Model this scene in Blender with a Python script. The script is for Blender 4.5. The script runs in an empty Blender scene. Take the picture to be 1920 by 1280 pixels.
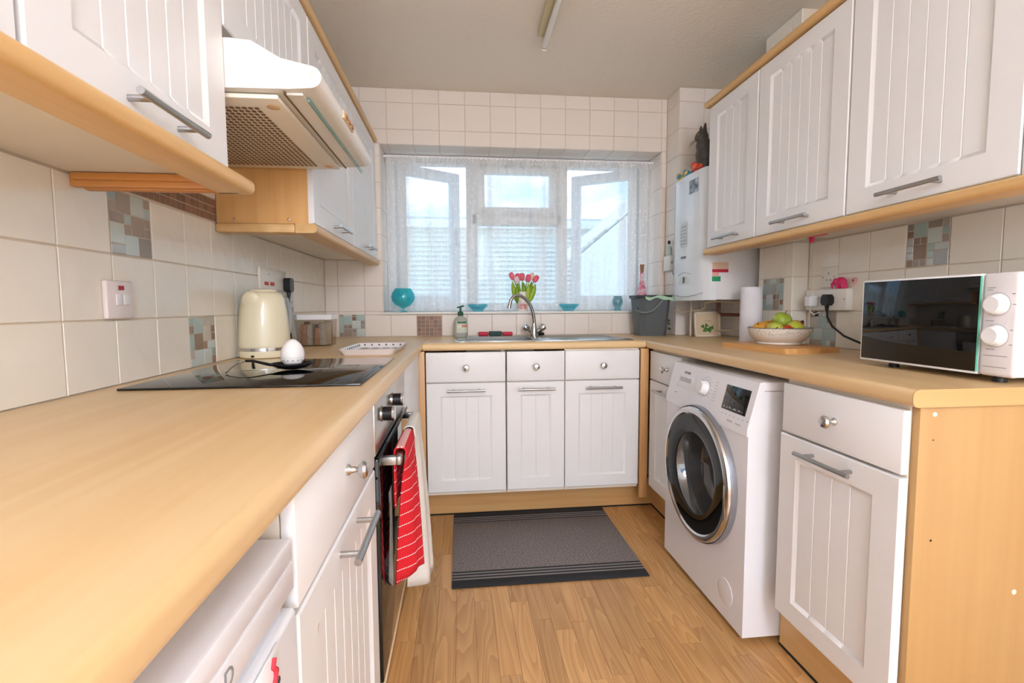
import bpy, bmesh, math, random
from mathutils import Vector, Matrix
PI = math.pi
SC = bpy.context.scene
COL = SC.collection
rnd = random.Random(7)

# ------------------------------------------------------------------ camera
F_PX = 907.52
yaw, pitch, roll = 0.105992, -0.073016, -0.005147
fw = Vector((math.sin(yaw)*math.cos(pitch), math.cos(yaw)*math.cos(pitch), math.sin(pitch)))
r0 = Vector((math.cos(yaw), -math.sin(yaw), 0)); u0 = r0.cross(fw)
rt = math.cos(roll)*r0 + math.sin(roll)*u0
up = -math.sin(roll)*r0 + math.cos(roll)*u0
cd = bpy.data.cameras.new('camera'); cam = bpy.data.objects.new('camera', cd); COL.objects.link(cam)
cam.matrix_world = Matrix(((rt.x, up.x, -fw.x, 0.78399), (rt.y, up.y, -fw.y, -2.93669), (rt.z, up.z, -fw.z, 1.08709), (0, 0, 0, 1)))
cd.sensor_width = 36; cd.lens = F_PX*36/1920; cd.clip_start = 0.02
SC.camera = cam

# ------------------------------------------------------------------ colour management, sky
vs = SC.view_settings
vs.view_transform = 'Standard'; vs.look = 'None'; vs.gamma = 1; vs.use_curve_mapping = False
vs.exposure = 0.40
SKY_STRENGTH = 2.35
w = bpy.data.worlds.new('sky'); SC.world = w; w.use_nodes = True
nt = w.node_tree; nt.nodes.clear()
out = nt.nodes.new('ShaderNodeOutputWorld'); bg = nt.nodes.new('ShaderNodeBackground')
tc = nt.nodes.new('ShaderNodeTexCoord'); mp = nt.nodes.new('ShaderNodeMapping'); mp.inputs['Scale'].default_value = (1, 1, 3)
no = nt.nodes.new('ShaderNodeTexNoise'); no.inputs['Scale'].default_value = 2.2; no.inputs['Detail'].default_value = 5
cr = nt.nodes.new('ShaderNodeValToRGB')
cr.color_ramp.elements[0].position = 0.50; cr.color_ramp.elements[0].color = (0.30, 0.52, 0.80, 1)
cr.color_ramp.elements[1].position = 0.68; cr.color_ramp.elements[1].color = (1.0, 1.0, 1.0, 1)
nt.links.new(tc.outputs['Generated'], mp.inputs['Vector']); nt.links.new(mp.outputs[0], no.inputs['Vector'])
nt.links.new(no.outputs['Fac'], cr.inputs['Fac'])
# white haze towards the horizon all round
sx = nt.nodes.new('ShaderNodeSeparateXYZ'); nt.links.new(tc.outputs['Generated'], sx.inputs[0])
hz = nt.nodes.new('ShaderNodeMapRange'); hz.inputs['From Min'].default_value = 0.12; hz.inputs['From Max'].default_value = 0.19
nt.links.new(sx.outputs['Z'], hz.inputs['Value'])
hm = nt.nodes.new('ShaderNodeMix'); hm.data_type = 'RGBA'; hm.inputs[6].default_value = (1, 1, 1, 1)
nt.links.new(hz.outputs[0], hm.inputs[0]); nt.links.new(cr.outputs['Color'], hm.inputs[7]); nt.links.new(hm.outputs[2], bg.inputs['Color'])
bg.inputs['Strength'].default_value = SKY_STRENGTH
nt.links.new(bg.outputs[0], out.inputs[0])

def portal(name, loc, size_x, size_z, to_y):
    l = bpy.data.lights.new(name, 'AREA'); l.shape = 'RECTANGLE'; l.size = size_x; l.size_y = size_z
    l.cycles.is_portal = True
    o = bpy.data.objects.new(name, l); COL.objects.link(o); o.location = loc
    o.rotation_euler = (PI/2 if to_y > 0 else -PI/2, 0, 0)
    return o
portal('window_daylight', (1.18, 0.34, 1.54), 1.7, 1.0, -1)
portal('added_opening_daylight', (1.1575, -6.26, 1.1), 1.9, 2.2, 1)  # portal for the opening added in the rear wall to brighten the room
FILL_STRENGTH = 28.0  # glow of the fill globes added behind the camera

# ------------------------------------------------------------------ helpers
def lin(c):
    r = []
    for v in c[:3]:
        v /= 255.0
        r.append(v/12.92 if v <= 0.04045 else ((v+0.055)/1.055)**2.4)
    return (r[0], r[1], r[2], 1)

MATS = {}
def mat(name, rgb, rough=0.5, metal=0.0, spec=0.5, trans=0.0, ior=1.45, emit=0.0, var=0.0, noise=None, bump=None, coat=0.0, rgb2=None, alpha=1.0):
    """plain principled; var = per-object value variation; noise=(scale, amount) mottling toward rgb2; bump=(scale,strength)"""
    if name in MATS: return MATS[name]
    m = bpy.data.materials.new(name); m.use_nodes = True; t = m.node_tree; b = t.nodes['Principled BSDF']
    L = t.links.new
    col = lin(rgb)
    b.inputs['Base Color'].default_value = col; b.inputs['Roughness'].default_value = rough
    b.inputs['Metallic'].default_value = metal; b.inputs['Specular IOR Level'].default_value = spec
    b.inputs['IOR'].default_value = ior; b.inputs['Transmission Weight'].default_value = trans
    b.inputs['Coat Weight'].default_value = coat; b.inputs['Alpha'].default_value = alpha
    if emit: b.inputs['Emission Color'].default_value = col; b.inputs['Emission Strength'].default_value = emit
    sock = None
    if noise or bump: tc = t.nodes.new('ShaderNodeTexCoord')
    if noise:
        n = t.nodes.new('ShaderNodeTexNoise'); n.inputs['Scale'].default_value = noise[0]; n.inputs['Detail'].default_value = 4
        L(tc.outputs['Object'], n.inputs['Vector'])
        r = t.nodes.new('ShaderNodeValToRGB'); r.color_ramp.elements[0].position = .35; r.color_ramp.elements[1].position = .68
        r.color_ramp.elements[0].color = col
        c2 = lin(rgb2) if rgb2 else tuple(v*(1-noise[1]) for v in col[:3])+(1,)
        r.color_ramp.elements[1].color = c2
        L(n.outputs['Fac'], r.inputs['Fac']); sock = r.outputs['Color']
    if var:
        oi = t.nodes.new('ShaderNodeObjectInfo'); mr = t.nodes.new('ShaderNodeMapRange')
        mr.inputs['To Min'].default_value = 1-var; mr.inputs['To Max'].default_value = 1+var
        L(oi.outputs['Random'], mr.inputs['Value'])
        h = t.nodes.new('ShaderNodeHueSaturation'); L(mr.outputs[0], h.inputs['Value'])
        if sock: L(sock, h.inputs['Color'])
        else: h.inputs['Color'].default_value = col
        sock = h.outputs['Color']
    if sock: L(sock, b.inputs['Base Color'])
    if bump:
        n = t.nodes.new('ShaderNodeTexNoise'); n.inputs['Scale'].default_value = bump[0]; n.inputs['Detail'].default_value = 2
        L(tc.outputs['Object'], n.inputs['Vector'])
        bp = t.nodes.new('ShaderNodeBump'); bp.inputs['Strength'].default_value = bump[1]; bp.inputs['Distance'].default_value = .01
        L(n.outputs['Fac'], bp.inputs['Height']); L(bp.outputs[0], b.inputs['Normal'])
    MATS[name] = m
    return m

def wood(name, light, dark, axis=1, scale=1.0, rough=0.4, var=0.0, rings=False, contrast=(.35, .7), spec=.5):
    if name in MATS: return MATS[name]
    m = bpy.data.materials.new(name); m.use_nodes = True; t = m.node_tree; b = t.nodes['Principled BSDF']; L = t.links.new
    b.inputs['Roughness'].default_value = rough; b.inputs['Specular IOR Level'].default_value = spec
    tc = t.nodes.new('ShaderNodeTexCoord'); oi = t.nodes.new('ShaderNodeObjectInfo')
    add = t.nodes.new('ShaderNodeVectorMath'); add.operation = 'ADD'
    mul = t.nodes.new('ShaderNodeVectorMath'); mul.operation = 'SCALE'; mul.inputs[0].default_value = (13.1, 7.7, 5.3)
    L(oi.outputs['Random'], mul.inputs['Scale'])
    L(tc.outputs['Object'], add.inputs[0]); L(mul.outputs[0], add.inputs[1])
    mp = t.nodes.new('ShaderNodeMapping')
    s = [38*scale]*3; s[axis] = 1.6*scale
    mp.inputs['Scale'].default_value = s
    L(add.outputs[0], mp.inputs['Vector'])
    n = t.nodes.new('ShaderNodeTexNoise'); n.inputs['Scale'].default_value = 1.0; n.inputs['Detail'].default_value = 4; n.inputs['Distortion'].default_value = .3
    L(mp.outputs[0], n.inputs['Vector'])
    fac = n.outputs['Fac']
    if rings:
        mp2 = t.nodes.new('ShaderNodeMapping'); s2 = [14*scale]*3; s2[axis] = 1.5*scale; mp2.inputs['Scale'].default_value = s2
        L(add.outputs[0], mp2.inputs['Vector'])
        n2 = t.nodes.new('ShaderNodeTexNoise'); n2.inputs['Scale'].default_value = .8; n2.inputs['Detail'].default_value = 1
        L(mp2.outputs[0], n2.inputs['Vector'])
        ma = t.nodes.new('ShaderNodeMath'); ma.operation = 'MULTIPLY'; ma.inputs[1].default_value = 14
        L(n2.outputs['Fac'], ma.inputs[0])
        fr = t.nodes.new('ShaderNodeMath'); fr.operation = 'FRACT'; L(ma.outputs[0], fr.inputs[0])
        mx = t.nodes.new('ShaderNodeMix'); mx.data_type = 'FLOAT'; mx.inputs[0].default_value = .34
        L(n.outputs['Fac'], mx.inputs[2]); L(fr.outputs[0], mx.inputs[3]); fac = mx.outputs[0]
    r = t.nodes.new('ShaderNodeValToRGB'); r.color_ramp.elements[0].position = contrast[0]; r.color_ramp.elements[1].position = contrast[1]
    r.color_ramp.elements[0].color = lin(light); r.color_ramp.elements[1].color = lin(dark)
    L(fac, r.inputs['Fac']); sock = r.outputs['Color']
    if var:
        mr = t.nodes.new('ShaderNodeMapRange'); mr.inputs['To Min'].default_value = 1-var; mr.inputs['To Max'].default_value = 1+var
        L(oi.outputs['Random'], mr.inputs['Value'])
        h = t.nodes.new('ShaderNodeHueSaturation'); L(mr.outputs[0], h.inputs['Value']); L(sock, h.inputs['Color']); sock = h.outputs['Color']
    L(sock, b.inputs['Base Color'])
    MATS[name] = m
    return m

def clear_glass(name, tint=(255, 255, 255), gloss=0.08, body=None, rough=.02):
    """thin glass: tinted transparency with a little gloss (and some body colour)"""
    if name in MATS: return MATS[name]
    m = bpy.data.materials.new(name); m.use_nodes = True; t = m.node_tree; t.nodes.clear(); L = t.links.new
    o = t.nodes.new('ShaderNodeOutputMaterial'); tr = t.nodes.new('ShaderNodeBsdfTransparent'); gl = t.nodes.new('ShaderNodeBsdfGlossy')
    tr.inputs[0].default_value = lin(tint); gl.inputs['Roughness'].default_value = rough
    mx = t.nodes.new('ShaderNodeMixShader'); mx.inputs[0].default_value = gloss
    src = tr.outputs[0]
    if body:
        df = t.nodes.new('ShaderNodeBsdfDiffuse'); df.inputs[0].default_value = lin(body[0])
        m2 = t.nodes.new('ShaderNodeMixShader'); m2.inputs[0].default_value = body[1]
        L(tr.outputs[0], m2.inputs[1]); L(df.outputs[0], m2.inputs[2]); src = m2.outputs[0]
    L(src, mx.inputs[1]); L(gl.outputs[0], mx.inputs[2]); L(mx.outputs[0], o.inputs[0])
    MATS[name] = m
    return m

ORG = {}
class G:
    """collects geometry in one bmesh"""
    def __init__(s): s.bm = bmesh.new(); s.m = 0
    def _mk(s, verts, faces):
        vs = [s.bm.verts.new(v) for v in verts]
        for f in faces:
            try:
                fc = s.bm.faces.new([vs[i] for i in f]); fc.material_index = s.m
            except ValueError: pass
        return vs
    def box(s, x0, x1, y0, y1, z0, z1, bev=0.0, seg=2):
        b = bmesh.new(); bmesh.ops.create_cube(b, size=1)
        sx, sy, sz = abs(x1-x0), abs(y1-y0), abs(z1-z0)
        bmesh.ops.scale(b, vec=(sx, sy, sz), verts=b.verts)
        bmesh.ops.translate(b, vec=((x0+x1)/2, (y0+y1)/2, (z0+z1)/2), verts=b.verts)
        if bev: bmesh.ops.bevel(b, geom=b.edges[:], offset=min(bev, .45*min(sx, sy, sz)), segments=seg, affect='EDGES', profile=.5)
        s.join(b); return s
    def join(s, b):
        b.verts.index_update()
        s._mk([v.co.copy() for v in b.verts], [[v.index for v in f.verts] for f in b.faces]); b.free()
    def tube(s, pts, r, n=10, closed=False, cap=True, flat=1.0):
        pts = [Vector(p) for p in pts]; N = len(pts)
        rs = r if isinstance(r, (list, tuple)) else [r]*N
        tan = []
        for i in range(N):
            a = pts[(i-1) % N] if (closed or i > 0) else pts[0]; b = pts[(i+1) % N] if (closed or i < N-1) else pts[-1]
            tan.append((b-a).normalized())
        ref = Vector((0, 0, 1)) if abs(tan[0].z) < .9 else Vector((1, 0, 0))
        nrm = tan[0].cross(ref).normalized(); rings = []
        for i in range(N):
            nrm = (nrm - tan[i]*nrm.dot(tan[i])).normalized(); bi = tan[i].cross(nrm)
            rings.append([pts[i] + (nrm*math.cos(2*PI*k/n) + bi*math.sin(2*PI*k/n)*flat)*rs[i] for k in range(n)])
        verts = [v for rg in rings for v in rg]; faces = []
        for i in range(N if closed else N-1):
            j = (i+1) % N
            for k in range(n): faces.append([i*n+k, i*n+(k+1) % n, j*n+(k+1) % n, j*n+k])
        if cap and not closed: faces += [list(range(n))[::-1], [(N-1)*n+k for k in range(n)]]
        s._mk(verts, faces); return s
    def cyl(s, p0, p1, r, n=16, r1=None): return s.tube([p0, p1], [r, r if r1 is None else r1], n)
    def lathe(s, prof, c=(0, 0, 0), n=32, axis='z', sx=1, sy=1, flute=None):
        """prof: list of (radius, height); axis direction of height"""
        c = Vector(c); verts = []; faces = []
        for (r, h) in prof:
            for k in range(n):
                a = 2*PI*k/n; rr = max(r, 1e-5)
                if flute: rr *= 1+flute[1]*(1 if k % 2 else -1)*flute[0](h)
                p = (rr*math.cos(a)*sx, rr*math.sin(a)*sy, h)
                if axis == 'x': p = (p[2], p[0], p[1])
                elif axis == '-x': p = (-p[2], p[0], p[1])
                elif axis == '-y': p = (p[0], -p[2], p[1])
                elif axis == 'y': p = (p[0], p[2], p[1])
                verts.append(c+Vector(p))
        m = len(prof)
        for i in range(m-1):
            for k in range(n): faces.append([i*n+k, i*n+(k+1) % n, (i+1)*n+(k+1) % n, (i+1)*n+k])
        if prof[0][0] > 1e-4: faces.append(list(range(n))[::-1])
        if prof[-1][0] > 1e-4: faces.append([(m-1)*n+k for k in range(n)])
        s._mk(verts, faces); return s
    def ring(s, prof, c, n=32, axis='-x'):
        """closed-profile lathe (torus like)"""
        return s.lathe_open(list(prof)+[prof[0]], c, n, axis)
    def lathe_open(s, prof, c=(0, 0, 0), n=32, axis='z', sx=1, sy=1):
        c = Vector(c); verts = []; faces = []
        for (r, h) in prof:
            for k in range(n):
                a = 2*PI*k/n; p = (r*math.cos(a)*sx, r*math.sin(a)*sy, h)
                if axis == '-x': p = (-p[2], p[0], p[1])
                elif axis == 'x': p = (p[2], p[0], p[1])
                elif axis == '-y': p = (p[0], -p[2], p[1])
                verts.append(c+Vector(p))
        m = len(prof)
        for i in range(m-1):
            for k in range(n): faces.append([i*n+k, i*n+(k+1) % n, (i+1)*n+(k+1) % n, (i+1)*n+k])
        s._mk(verts, faces); return s
    def prism(s, poly, axis, a, b):
        """poly 2D; axis y: poly=(x,z); axis x: poly=(y,z); axis z: poly=(x,y)"""
        n = len(poly); V = []
        for t in (a, b):
            for (p, q) in poly: V.append({'x': (t, p, q), 'y': (p, t, q), 'z': (p, q, t)}[axis])
        F = [list(range(n))[::-1], [n+i for i in range(n)]]
        for i in range(n): F.append([i, (i+1) % n, n+(i+1) % n, n+i])
        s._mk(V, F); return s
    def ball(s, c, r, rot=None, seg=14, rings=10):
        b = bmesh.new(); bmesh.ops.create_uvsphere(b, u_segments=seg, v_segments=rings, radius=1)
        rr = r if isinstance(r, (tuple, list)) else (r, r, r)
        M = Matrix.Translation(c) @ (rot.to_4x4() if rot else Matrix.Identity(4)) @ Matrix.Diagonal((rr[0], rr[1], rr[2], 1))
        bmesh.ops.transform(b, matrix=M, verts=b.verts); s.join(b); return s
    def grid(s, fn, nu, nv, thick=None):
        V = [fn(i/nu, j/nv) for i in range(nu+1) for j in range(nv+1)]
        F = [[i*(nv+1)+j, (i+1)*(nv+1)+j, (i+1)*(nv+1)+j+1, i*(nv+1)+j+1] for i in range(nu) for j in range(nv)]
        s._mk(V, F); return s
    def xf(s, M): bmesh.ops.transform(s.bm, matrix=M, verts=s.bm.verts); return s
    def mesh(s, name, smooth=35):
        bm = s.bm
        bmesh.ops.recalc_face_normals(bm, faces=bm.faces[:])
        if smooth:
            ca = math.radians(smooth)
            for f in bm.faces: f.smooth = True
            for e in bm.edges:
                if len(e.link_faces) == 2: e.smooth = e.calc_face_angle(0) < ca
                else: e.smooth = True
        me = bpy.data.meshes.new(name); bm.to_mesh(me); bm.free()
        return me
    def obj(s, name, m, parent=None, smooth=35, local=False, label=None):
        """world-space geometry (local=True: already in the parent's space) -> one mesh object"""
        if parent is not None and not local:
            o0 = ORG.get(parent.name, Vector()); bmesh.ops.translate(s.bm, vec=-o0, verts=s.bm.verts)
        me = s.mesh(name, smooth)
        for x in (m if isinstance(m, (list, tuple)) else [m]): me.materials.append(x)
        o = bpy.data.objects.new(name, me); COL.objects.link(o)
        if parent is not None:
            o.parent = parent; ORG[o.name] = ORG.get(parent.name, Vector())
        if label: o['label'] = label
        return o

def thing(name, label, cat, loc=(0, 0, 0), rotz=0.0, group=None):
    o = bpy.data.objects.new(name, None); COL.objects.link(o); o.location = loc; o.rotation_euler = (0, 0, rotz)
    o.empty_display_size = .05
    o['label'] = label; o['category'] = cat
    if group: o['group'] = group
    ORG[o.name] = Vector(loc); return o
def tag(o, label, cat, group=None):
    o['label'] = label; o['category'] = cat
    if group: o['group'] = group
    return o
def single(g, name, m, label, cat, group=None, base=None, smooth=35):
    """a top-level thing that is one mesh, its origin at its base"""
    vs = g.bm.verts
    xs = [v.co.x for v in vs]; ys = [v.co.y for v in vs]; zs = [v.co.z for v in vs]
    c = Vector(base) if base else Vector(((min(xs)+max(xs))/2, (min(ys)+max(ys))/2, min(zs)))
    bmesh.ops.translate(g.bm, vec=-c, verts=g.bm.verts)
    o = g.obj(name, m, None, smooth); o.location = c; ORG[o.name] = c
    return tag(o, label, cat, group)
def struct(g, name, m, smooth=35):
    o = g.obj(name, m, None, smooth); o['kind'] = 'structure'; ORG[o.name] = Vector(); return o
def text_mesh(s, size, depth=.0004):
    cu = bpy.data.curves.new('lettering', 'FONT'); cu.body = s; cu.size = size; cu.extrude = depth; cu.align_x = 'CENTER'; cu.align_y = 'CENTER'
    o = bpy.data.objects.new('lettering', cu); COL.objects.link(o)
    dg = bpy.context.evaluated_depsgraph_get(); me = bpy.data.meshes.new_from_object(o.evaluated_get(dg))
    bpy.data.objects.remove(o); return me
def frame(o, u, v, n):
    u, v, n, o = Vector(u), Vector(v), Vector(n), Vector(o)
    return Matrix(((u.x, v.x, n.x, o.x), (u.y, v.y, n.y, o.y), (u.z, v.z, n.z, o.z), (0, 0, 0, 1)))
def fr_left(y, z, x): return frame((x, y, z), (0, 1, 0), (0, 0, 1), (1, 0, 0))      # faces +x, u runs +y
def fr_right(y, z, x): return frame((x, y, z), (0, -1, 0), (0, 0, 1), (-1, 0, 0))   # faces -x, u runs -y
def fr_back(x, z, y): return frame((x, y, z), (1, 0, 0), (0, 0, 1), (0, -1, 0))     # faces -y, u runs +x
def remesh(g, name, m, parent=None, voxel=.003, it=4, local=False):
    """fuse overlapping pieces into one continuous surface"""
    if parent is not None and not local: bmesh.ops.translate(g.bm, vec=-ORG.get(parent.name, Vector()), verts=g.bm.verts)
    me = g.mesh('tmp', 0); o = bpy.data.objects.new('tmp', me); COL.objects.link(o)
    md = o.modifiers.new('r', 'REMESH'); md.mode = 'VOXEL'; md.voxel_size = voxel
    sm = o.modifiers.new('s', 'SMOOTH'); sm.iterations = it; sm.factor = .5
    dg = bpy.context.evaluated_depsgraph_get(); me2 = bpy.data.meshes.new_from_object(o.evaluated_get(dg))
    bpy.data.objects.remove(o); me2.name = name; me2.materials.clear(); me2.materials.append(m)
    for p in me2.polygons: p.use_smooth = True
    ob = bpy.data.objects.new(name, me2); COL.objects.link(ob)
    if parent is not None: ob.parent = parent; ORG[ob.name] = ORG.get(parent.name, Vector())
    return ob

# ------------------------------------------------------------------ materials
M_DOOR = mat('white_foil', (238, 236, 234), .38)
M_CARC = mat('cream_carcass', (236, 224, 206), .5)
M_BEECH = wood('beech_laminate', (228, 196, 148), (218, 180, 126), 1, .8, .33, contrast=(.3, .75))
M_BEECHX = wood('beech_laminate_cross', (232, 200, 150), (220, 182, 128), 0, .8, .33, contrast=(.3, .75))
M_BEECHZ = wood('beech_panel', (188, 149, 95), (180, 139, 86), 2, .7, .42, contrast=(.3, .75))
M_TRIM = wood('beech_trim', (226, 186, 128), (214, 168, 108), 1, .8, .38)
M_TRIMX = wood('beech_trim_cross', (216, 170, 112), (204, 152, 92), 0, .8, .38)
M_TILE = mat('cream_tile', (245, 236, 220), .11, bump=(24, .14), var=.018)
M_TILEB = mat('pale_pink_tile', (240, 229, 217), .25, bump=(22, .03), var=.018)
M_GROUT = mat('grout', (232, 214, 190), .9)
M_GROUTB = mat('pink_grout', (228, 204, 190), .9)
M_CEIL = mat('ceiling_paint', (246, 238, 224), .95, bump=(60, .25))
M_PAINT = mat('wall_paint', (240, 240, 240), .9)
M_CHROME = mat('chrome', (205, 205, 205), .14, 1)
M_STEEL = mat('brushed_steel', (176, 174, 170), .3, 1)
M_SATIN = mat('satin_bar', (178, 178, 178), .28, 1)
M_WHITE = mat('white_plastic', (240, 238, 238), .3)
M_APPL = mat('white_enamel', (240, 238, 240), .28)
M_BLACK = mat('black_plastic', (22, 22, 24), .35)
M_BGLASS = mat('black_glass', (9, 9, 10), .04, spec=.6)
M_DARK = mat('dark_gap', (26, 24, 22), .8)
M_GREY = mat('grey_print', (140, 138, 138), .6)
M_LGREY = mat('light_grey_print', (196, 192, 190), .6)
M_CREAM = mat('cream_plastic', (238, 226, 200), .35)
M_IVORY = mat('ivory_socket', (242, 236, 224), .35)
# ------------------------------------------------------------------ room shell
W, H, YN = 2.315, 2.34, -6.2
TS = 0.15
WX0, WX1, WZ0, WZ1, WD = 0.33, 2.03, 1.055, 2.03, 0.2      # window opening and reveal depth
fl = struct(G().box(-.1, W+.1, YN-.1, .3, -.12, -.004), 'floor', wood('oak_floor_base', (214, 168, 112), (186, 134, 80), 1, .6, .35))
struct(G().box(-.12, W+.12, YN-.12, .3, H, H+.1), 'ceiling', M_CEIL)
struct(G().box(-.12, -.0035, YN, -2.4, -.004, H), 'wall_left_dining', M_PAINT)
struct(G().box(W+.0035, W+.12, YN, -2.4, -.004, H), 'wall_right_dining', M_PAINT)
wl = struct(G().box(-.12, -.0035, -2.4, .3, -.004, H), 'wall_left', M_GROUT)
wr = struct(G().box(W+.0035, W+.12, -2.4, .3, -.004, H), 'wall_right', M_GROUT)
g = G(); T = .0035
g.box(-.0035, W+.0035, T, .3, 0, WZ0-.016); g.box(-.0035, W+.0035, T, .3, WZ1, H)
g.box(-.0035, WX0, T, .3, WZ0-.016, WZ1); g.box(WX1, W+.0035, T, .3, WZ0-.016, WZ1)
wb = struct(g, 'wall_back', M_GROUTB)
# rear wall of the room (behind the camera) with a wide opening added for extra daylight
g = G(); g.box(-.12, .2, YN-.12, YN, 0, H); g.box(2.115, W+.12, YN-.12, YN, 0, H); g.box(.2, 2.115, YN-.12, YN, 2.2, H)
struct(g, 'wall_near', M_PAINT)
# boxed pillar in the far right corner, boxed pipes on the right wall
PX, PY = 2.06, -.17
wp = struct(G().box(PX+T, W+.003, PY+T, .003, .91, H-.0005), 'wall_pillar', M_GROUTB)
BX, BY0, BY1 = 2.24, -.935, -.69
wx = struct(G().box(BX+T, W+.003, BY0+T, BY1, .91, H-.0005), 'wall_boxing', M_GROUT)

TCACHE = {}
def tile_mesh(key, du, dv, Mx, m, th=.006, ch=.0014):
    k = (key, round(du, 4), round(dv, 4), m.name)
    if k not in TCACHE:
        g = G(); a, b = du/2, dv/2
        def ring(i, n): return [(-a+i, -b+i, n), (a-i, -b+i, n), (a-i, b-i, n), (-a+i, b-i, n)]
        V = ring(0, -th)+ring(0, -ch)+ring(ch, 0); Fc = []
        for q in (0, 4):
            for i in range(4): Fc.append([q+i, q+(i+1) % 4, q+4+(i+1) % 4, q+4+i])
        Fc.append([8, 9, 10, 11])
        g._mk(V, Fc); R = Mx.to_3x3().to_4x4(); g.xf(R)
        me = g.mesh('tile', 30); me.materials.append(m); TCACHE[k] = me
    return TCACHE[k]
PLANES = {'+x': ((0, 1, 0), (0, 0, 1), (1, 0, 0)), '-x': ((0, -1, 0), (0, 0, 1), (-1, 0, 0)),
          '-y': ((1, 0, 0), (0, 0, 1), (0, -1, 0)), '-z': ((1, 0, 0), (0, -1, 0), (0, 0, -1))}
def pt(face, const, a, b):
    """a = horizontal world coordinate (y for x faces, x otherwise), b = second coordinate"""
    if face in ('+x', '-x'): return Vector((const, a, b))
    if face == '-y': return Vector((a, const, b))
    return Vector((a, b, const))
def tiles(parent, face, const, a0, a1, b0, b1, oa, ob, m, skip=(), gap=.003, name='tile', ts=TS):
    U, V, N = PLANES[face]; Mx = frame((0, 0, 0), U, V, N)
    i0, i1 = math.floor((a0-oa)/ts), math.ceil((a1-oa)/ts); j0, j1 = math.floor((b0-ob)/ts), math.ceil((b1-ob)/ts)
    for i in range(i0, i1):
        for j in range(j0, j1):
            ca, cb = oa+(i+.5)*ts, ob+(j+.5)*ts
            if any(abs(ca-s[0]) < .06 and abs(cb-s[1]) < .06 for s in skip): continue
            p0, p1 = max(a0, oa+i*ts), min(a1, oa+(i+1)*ts); q0, q1 = max(b0, ob+j*ts), min(b1, ob+(j+1)*ts)
            du, dv = p1-p0-gap, q1-q0-gap
            if du < .006 or dv < .006: continue
            o = bpy.data.objects.new(name, tile_mesh(face, du, dv, Mx, m)); COL.objects.link(o)
            o.parent = parent; o.location = pt(face, const, (p0+p1)/2, (q0+q1)/2)
# mosaic insets: glass, metal and stone chips, each its own small piece
CH = [mat('chip_aqua', (172, 190, 184), .15, var=.12), mat('chip_silver', (186, 180, 172), .25, .5, var=.12),
      mat('chip_taupe', (162, 148, 134), .3, .2, var=.14), mat('chip_pale', (204, 212, 206), .12, var=.08),
      mat('chip_bronze', (150, 124, 106), .3, .4, var=.15)]
CB = mat('chip_brown_stone', (142, 104, 82), .35, var=.22)
CBK = mat('chip_black', (40, 38, 40), .2)
def chip(parent, face, const, a, b, du, dv, m):
    U, V, N = PLANES[face]; Mx = frame((0, 0, 0), U, V, N)
    o = bpy.data.objects.new('chip', tile_mesh(face, du, dv, Mx, m, .005, .0008)); COL.objects.link(o)
    o.parent = parent; o.location = pt(face, const, a, b) - ORG[parent.name]
def mosaic(parent, face, const, a0, b0, seed, wa=TS, wb_=TS, mode='mix', n=6, label=None):
    R = random.Random(seed); g = G(); U, V, N = PLANES[face]
    Nn = Vector(N)
    p, q = pt(face, const, a0+.0015, b0+.0015)-Nn*.004, pt(face, const, a0+wa-.0015, b0+wb_-.0015)-Nn*.0016
    g.box(min(p.x, q.x), max(p.x, q.x), min(p.y, q.y), max(p.y, q.y), min(p.z, q.z), max(p.z, q.z))
    back = g.obj('mosaic_tile', mat('mosaic_grout', (206, 192, 176), .8), parent); ORG[back.name] = Vector()
    if label: back['label'] = label
    na, nb = n, max(1, round(n*wb_/wa)); ca, cb = (wa-.004)/na, (wb_-.004)/nb
    used = set()
    def put(i, j, w_, h_, m):
        for x in range(i, i+w_):
            for y in range(j, j+h_): used.add((x, y))
        chip(back, face, const-0.0004*sum(Nn), a0+.002+(i+w_/2)*ca, b0+.002+(j+h_/2)*cb, w_*ca-.0022, h_*cb-.0022, m)
    def free(i, j, w_, h_): return i+w_ <= na and j+h_ <= nb and all((x, y) not in used for x in range(i, i+w_) for y in range(j, j+h_))
    if mode == 'mix':
        for k in range(60):
            i, j = R.randrange(na), R.randrange(nb)
            s = (2, 2) if k < 40 else R.choice([(2, 1), (1, 2)])
            if len(used) < na*nb*.72 and free(i, j, *s): put(i, j, s[0], s[1], R.choices(CH, (4, 3, 2, 4, 1))[0])
    for i in range(na):
        for j in range(nb):
            if (i, j) not in used: put(i, j, 1, 1, CB if mode == 'stone' else R.choices(CH+[CBK], (2, 3, 4, 1, 3, .4))[0])
    return back
# left wall: grid starts 88.5 mm from the back corner
OL = -.0885-.15*20
tiles(wl, '+x', 0, -2.35, 0, .91, 1.36, OL, .91, M_TILE, skip=[(-1.6635, 1.285), (-1.3635, .985), (-.6135, 1.135)])
tiles(wl, '+x', 0, -1.84, -1.245, 1.4365, 1.75, OL, 1.4365, M_TILE)
mosaic(wl, '+x', 0, -1.7385, 1.21, 3); mosaic(wl, '+x', 0, -1.4385, .91, 8); mosaic(wl, '+x', 0, -.6885, 1.06, 5)
mosaic(wl, '+x', 0, -1.84, 1.3615, 2, .595, .075, 'stone', 24)
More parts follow.
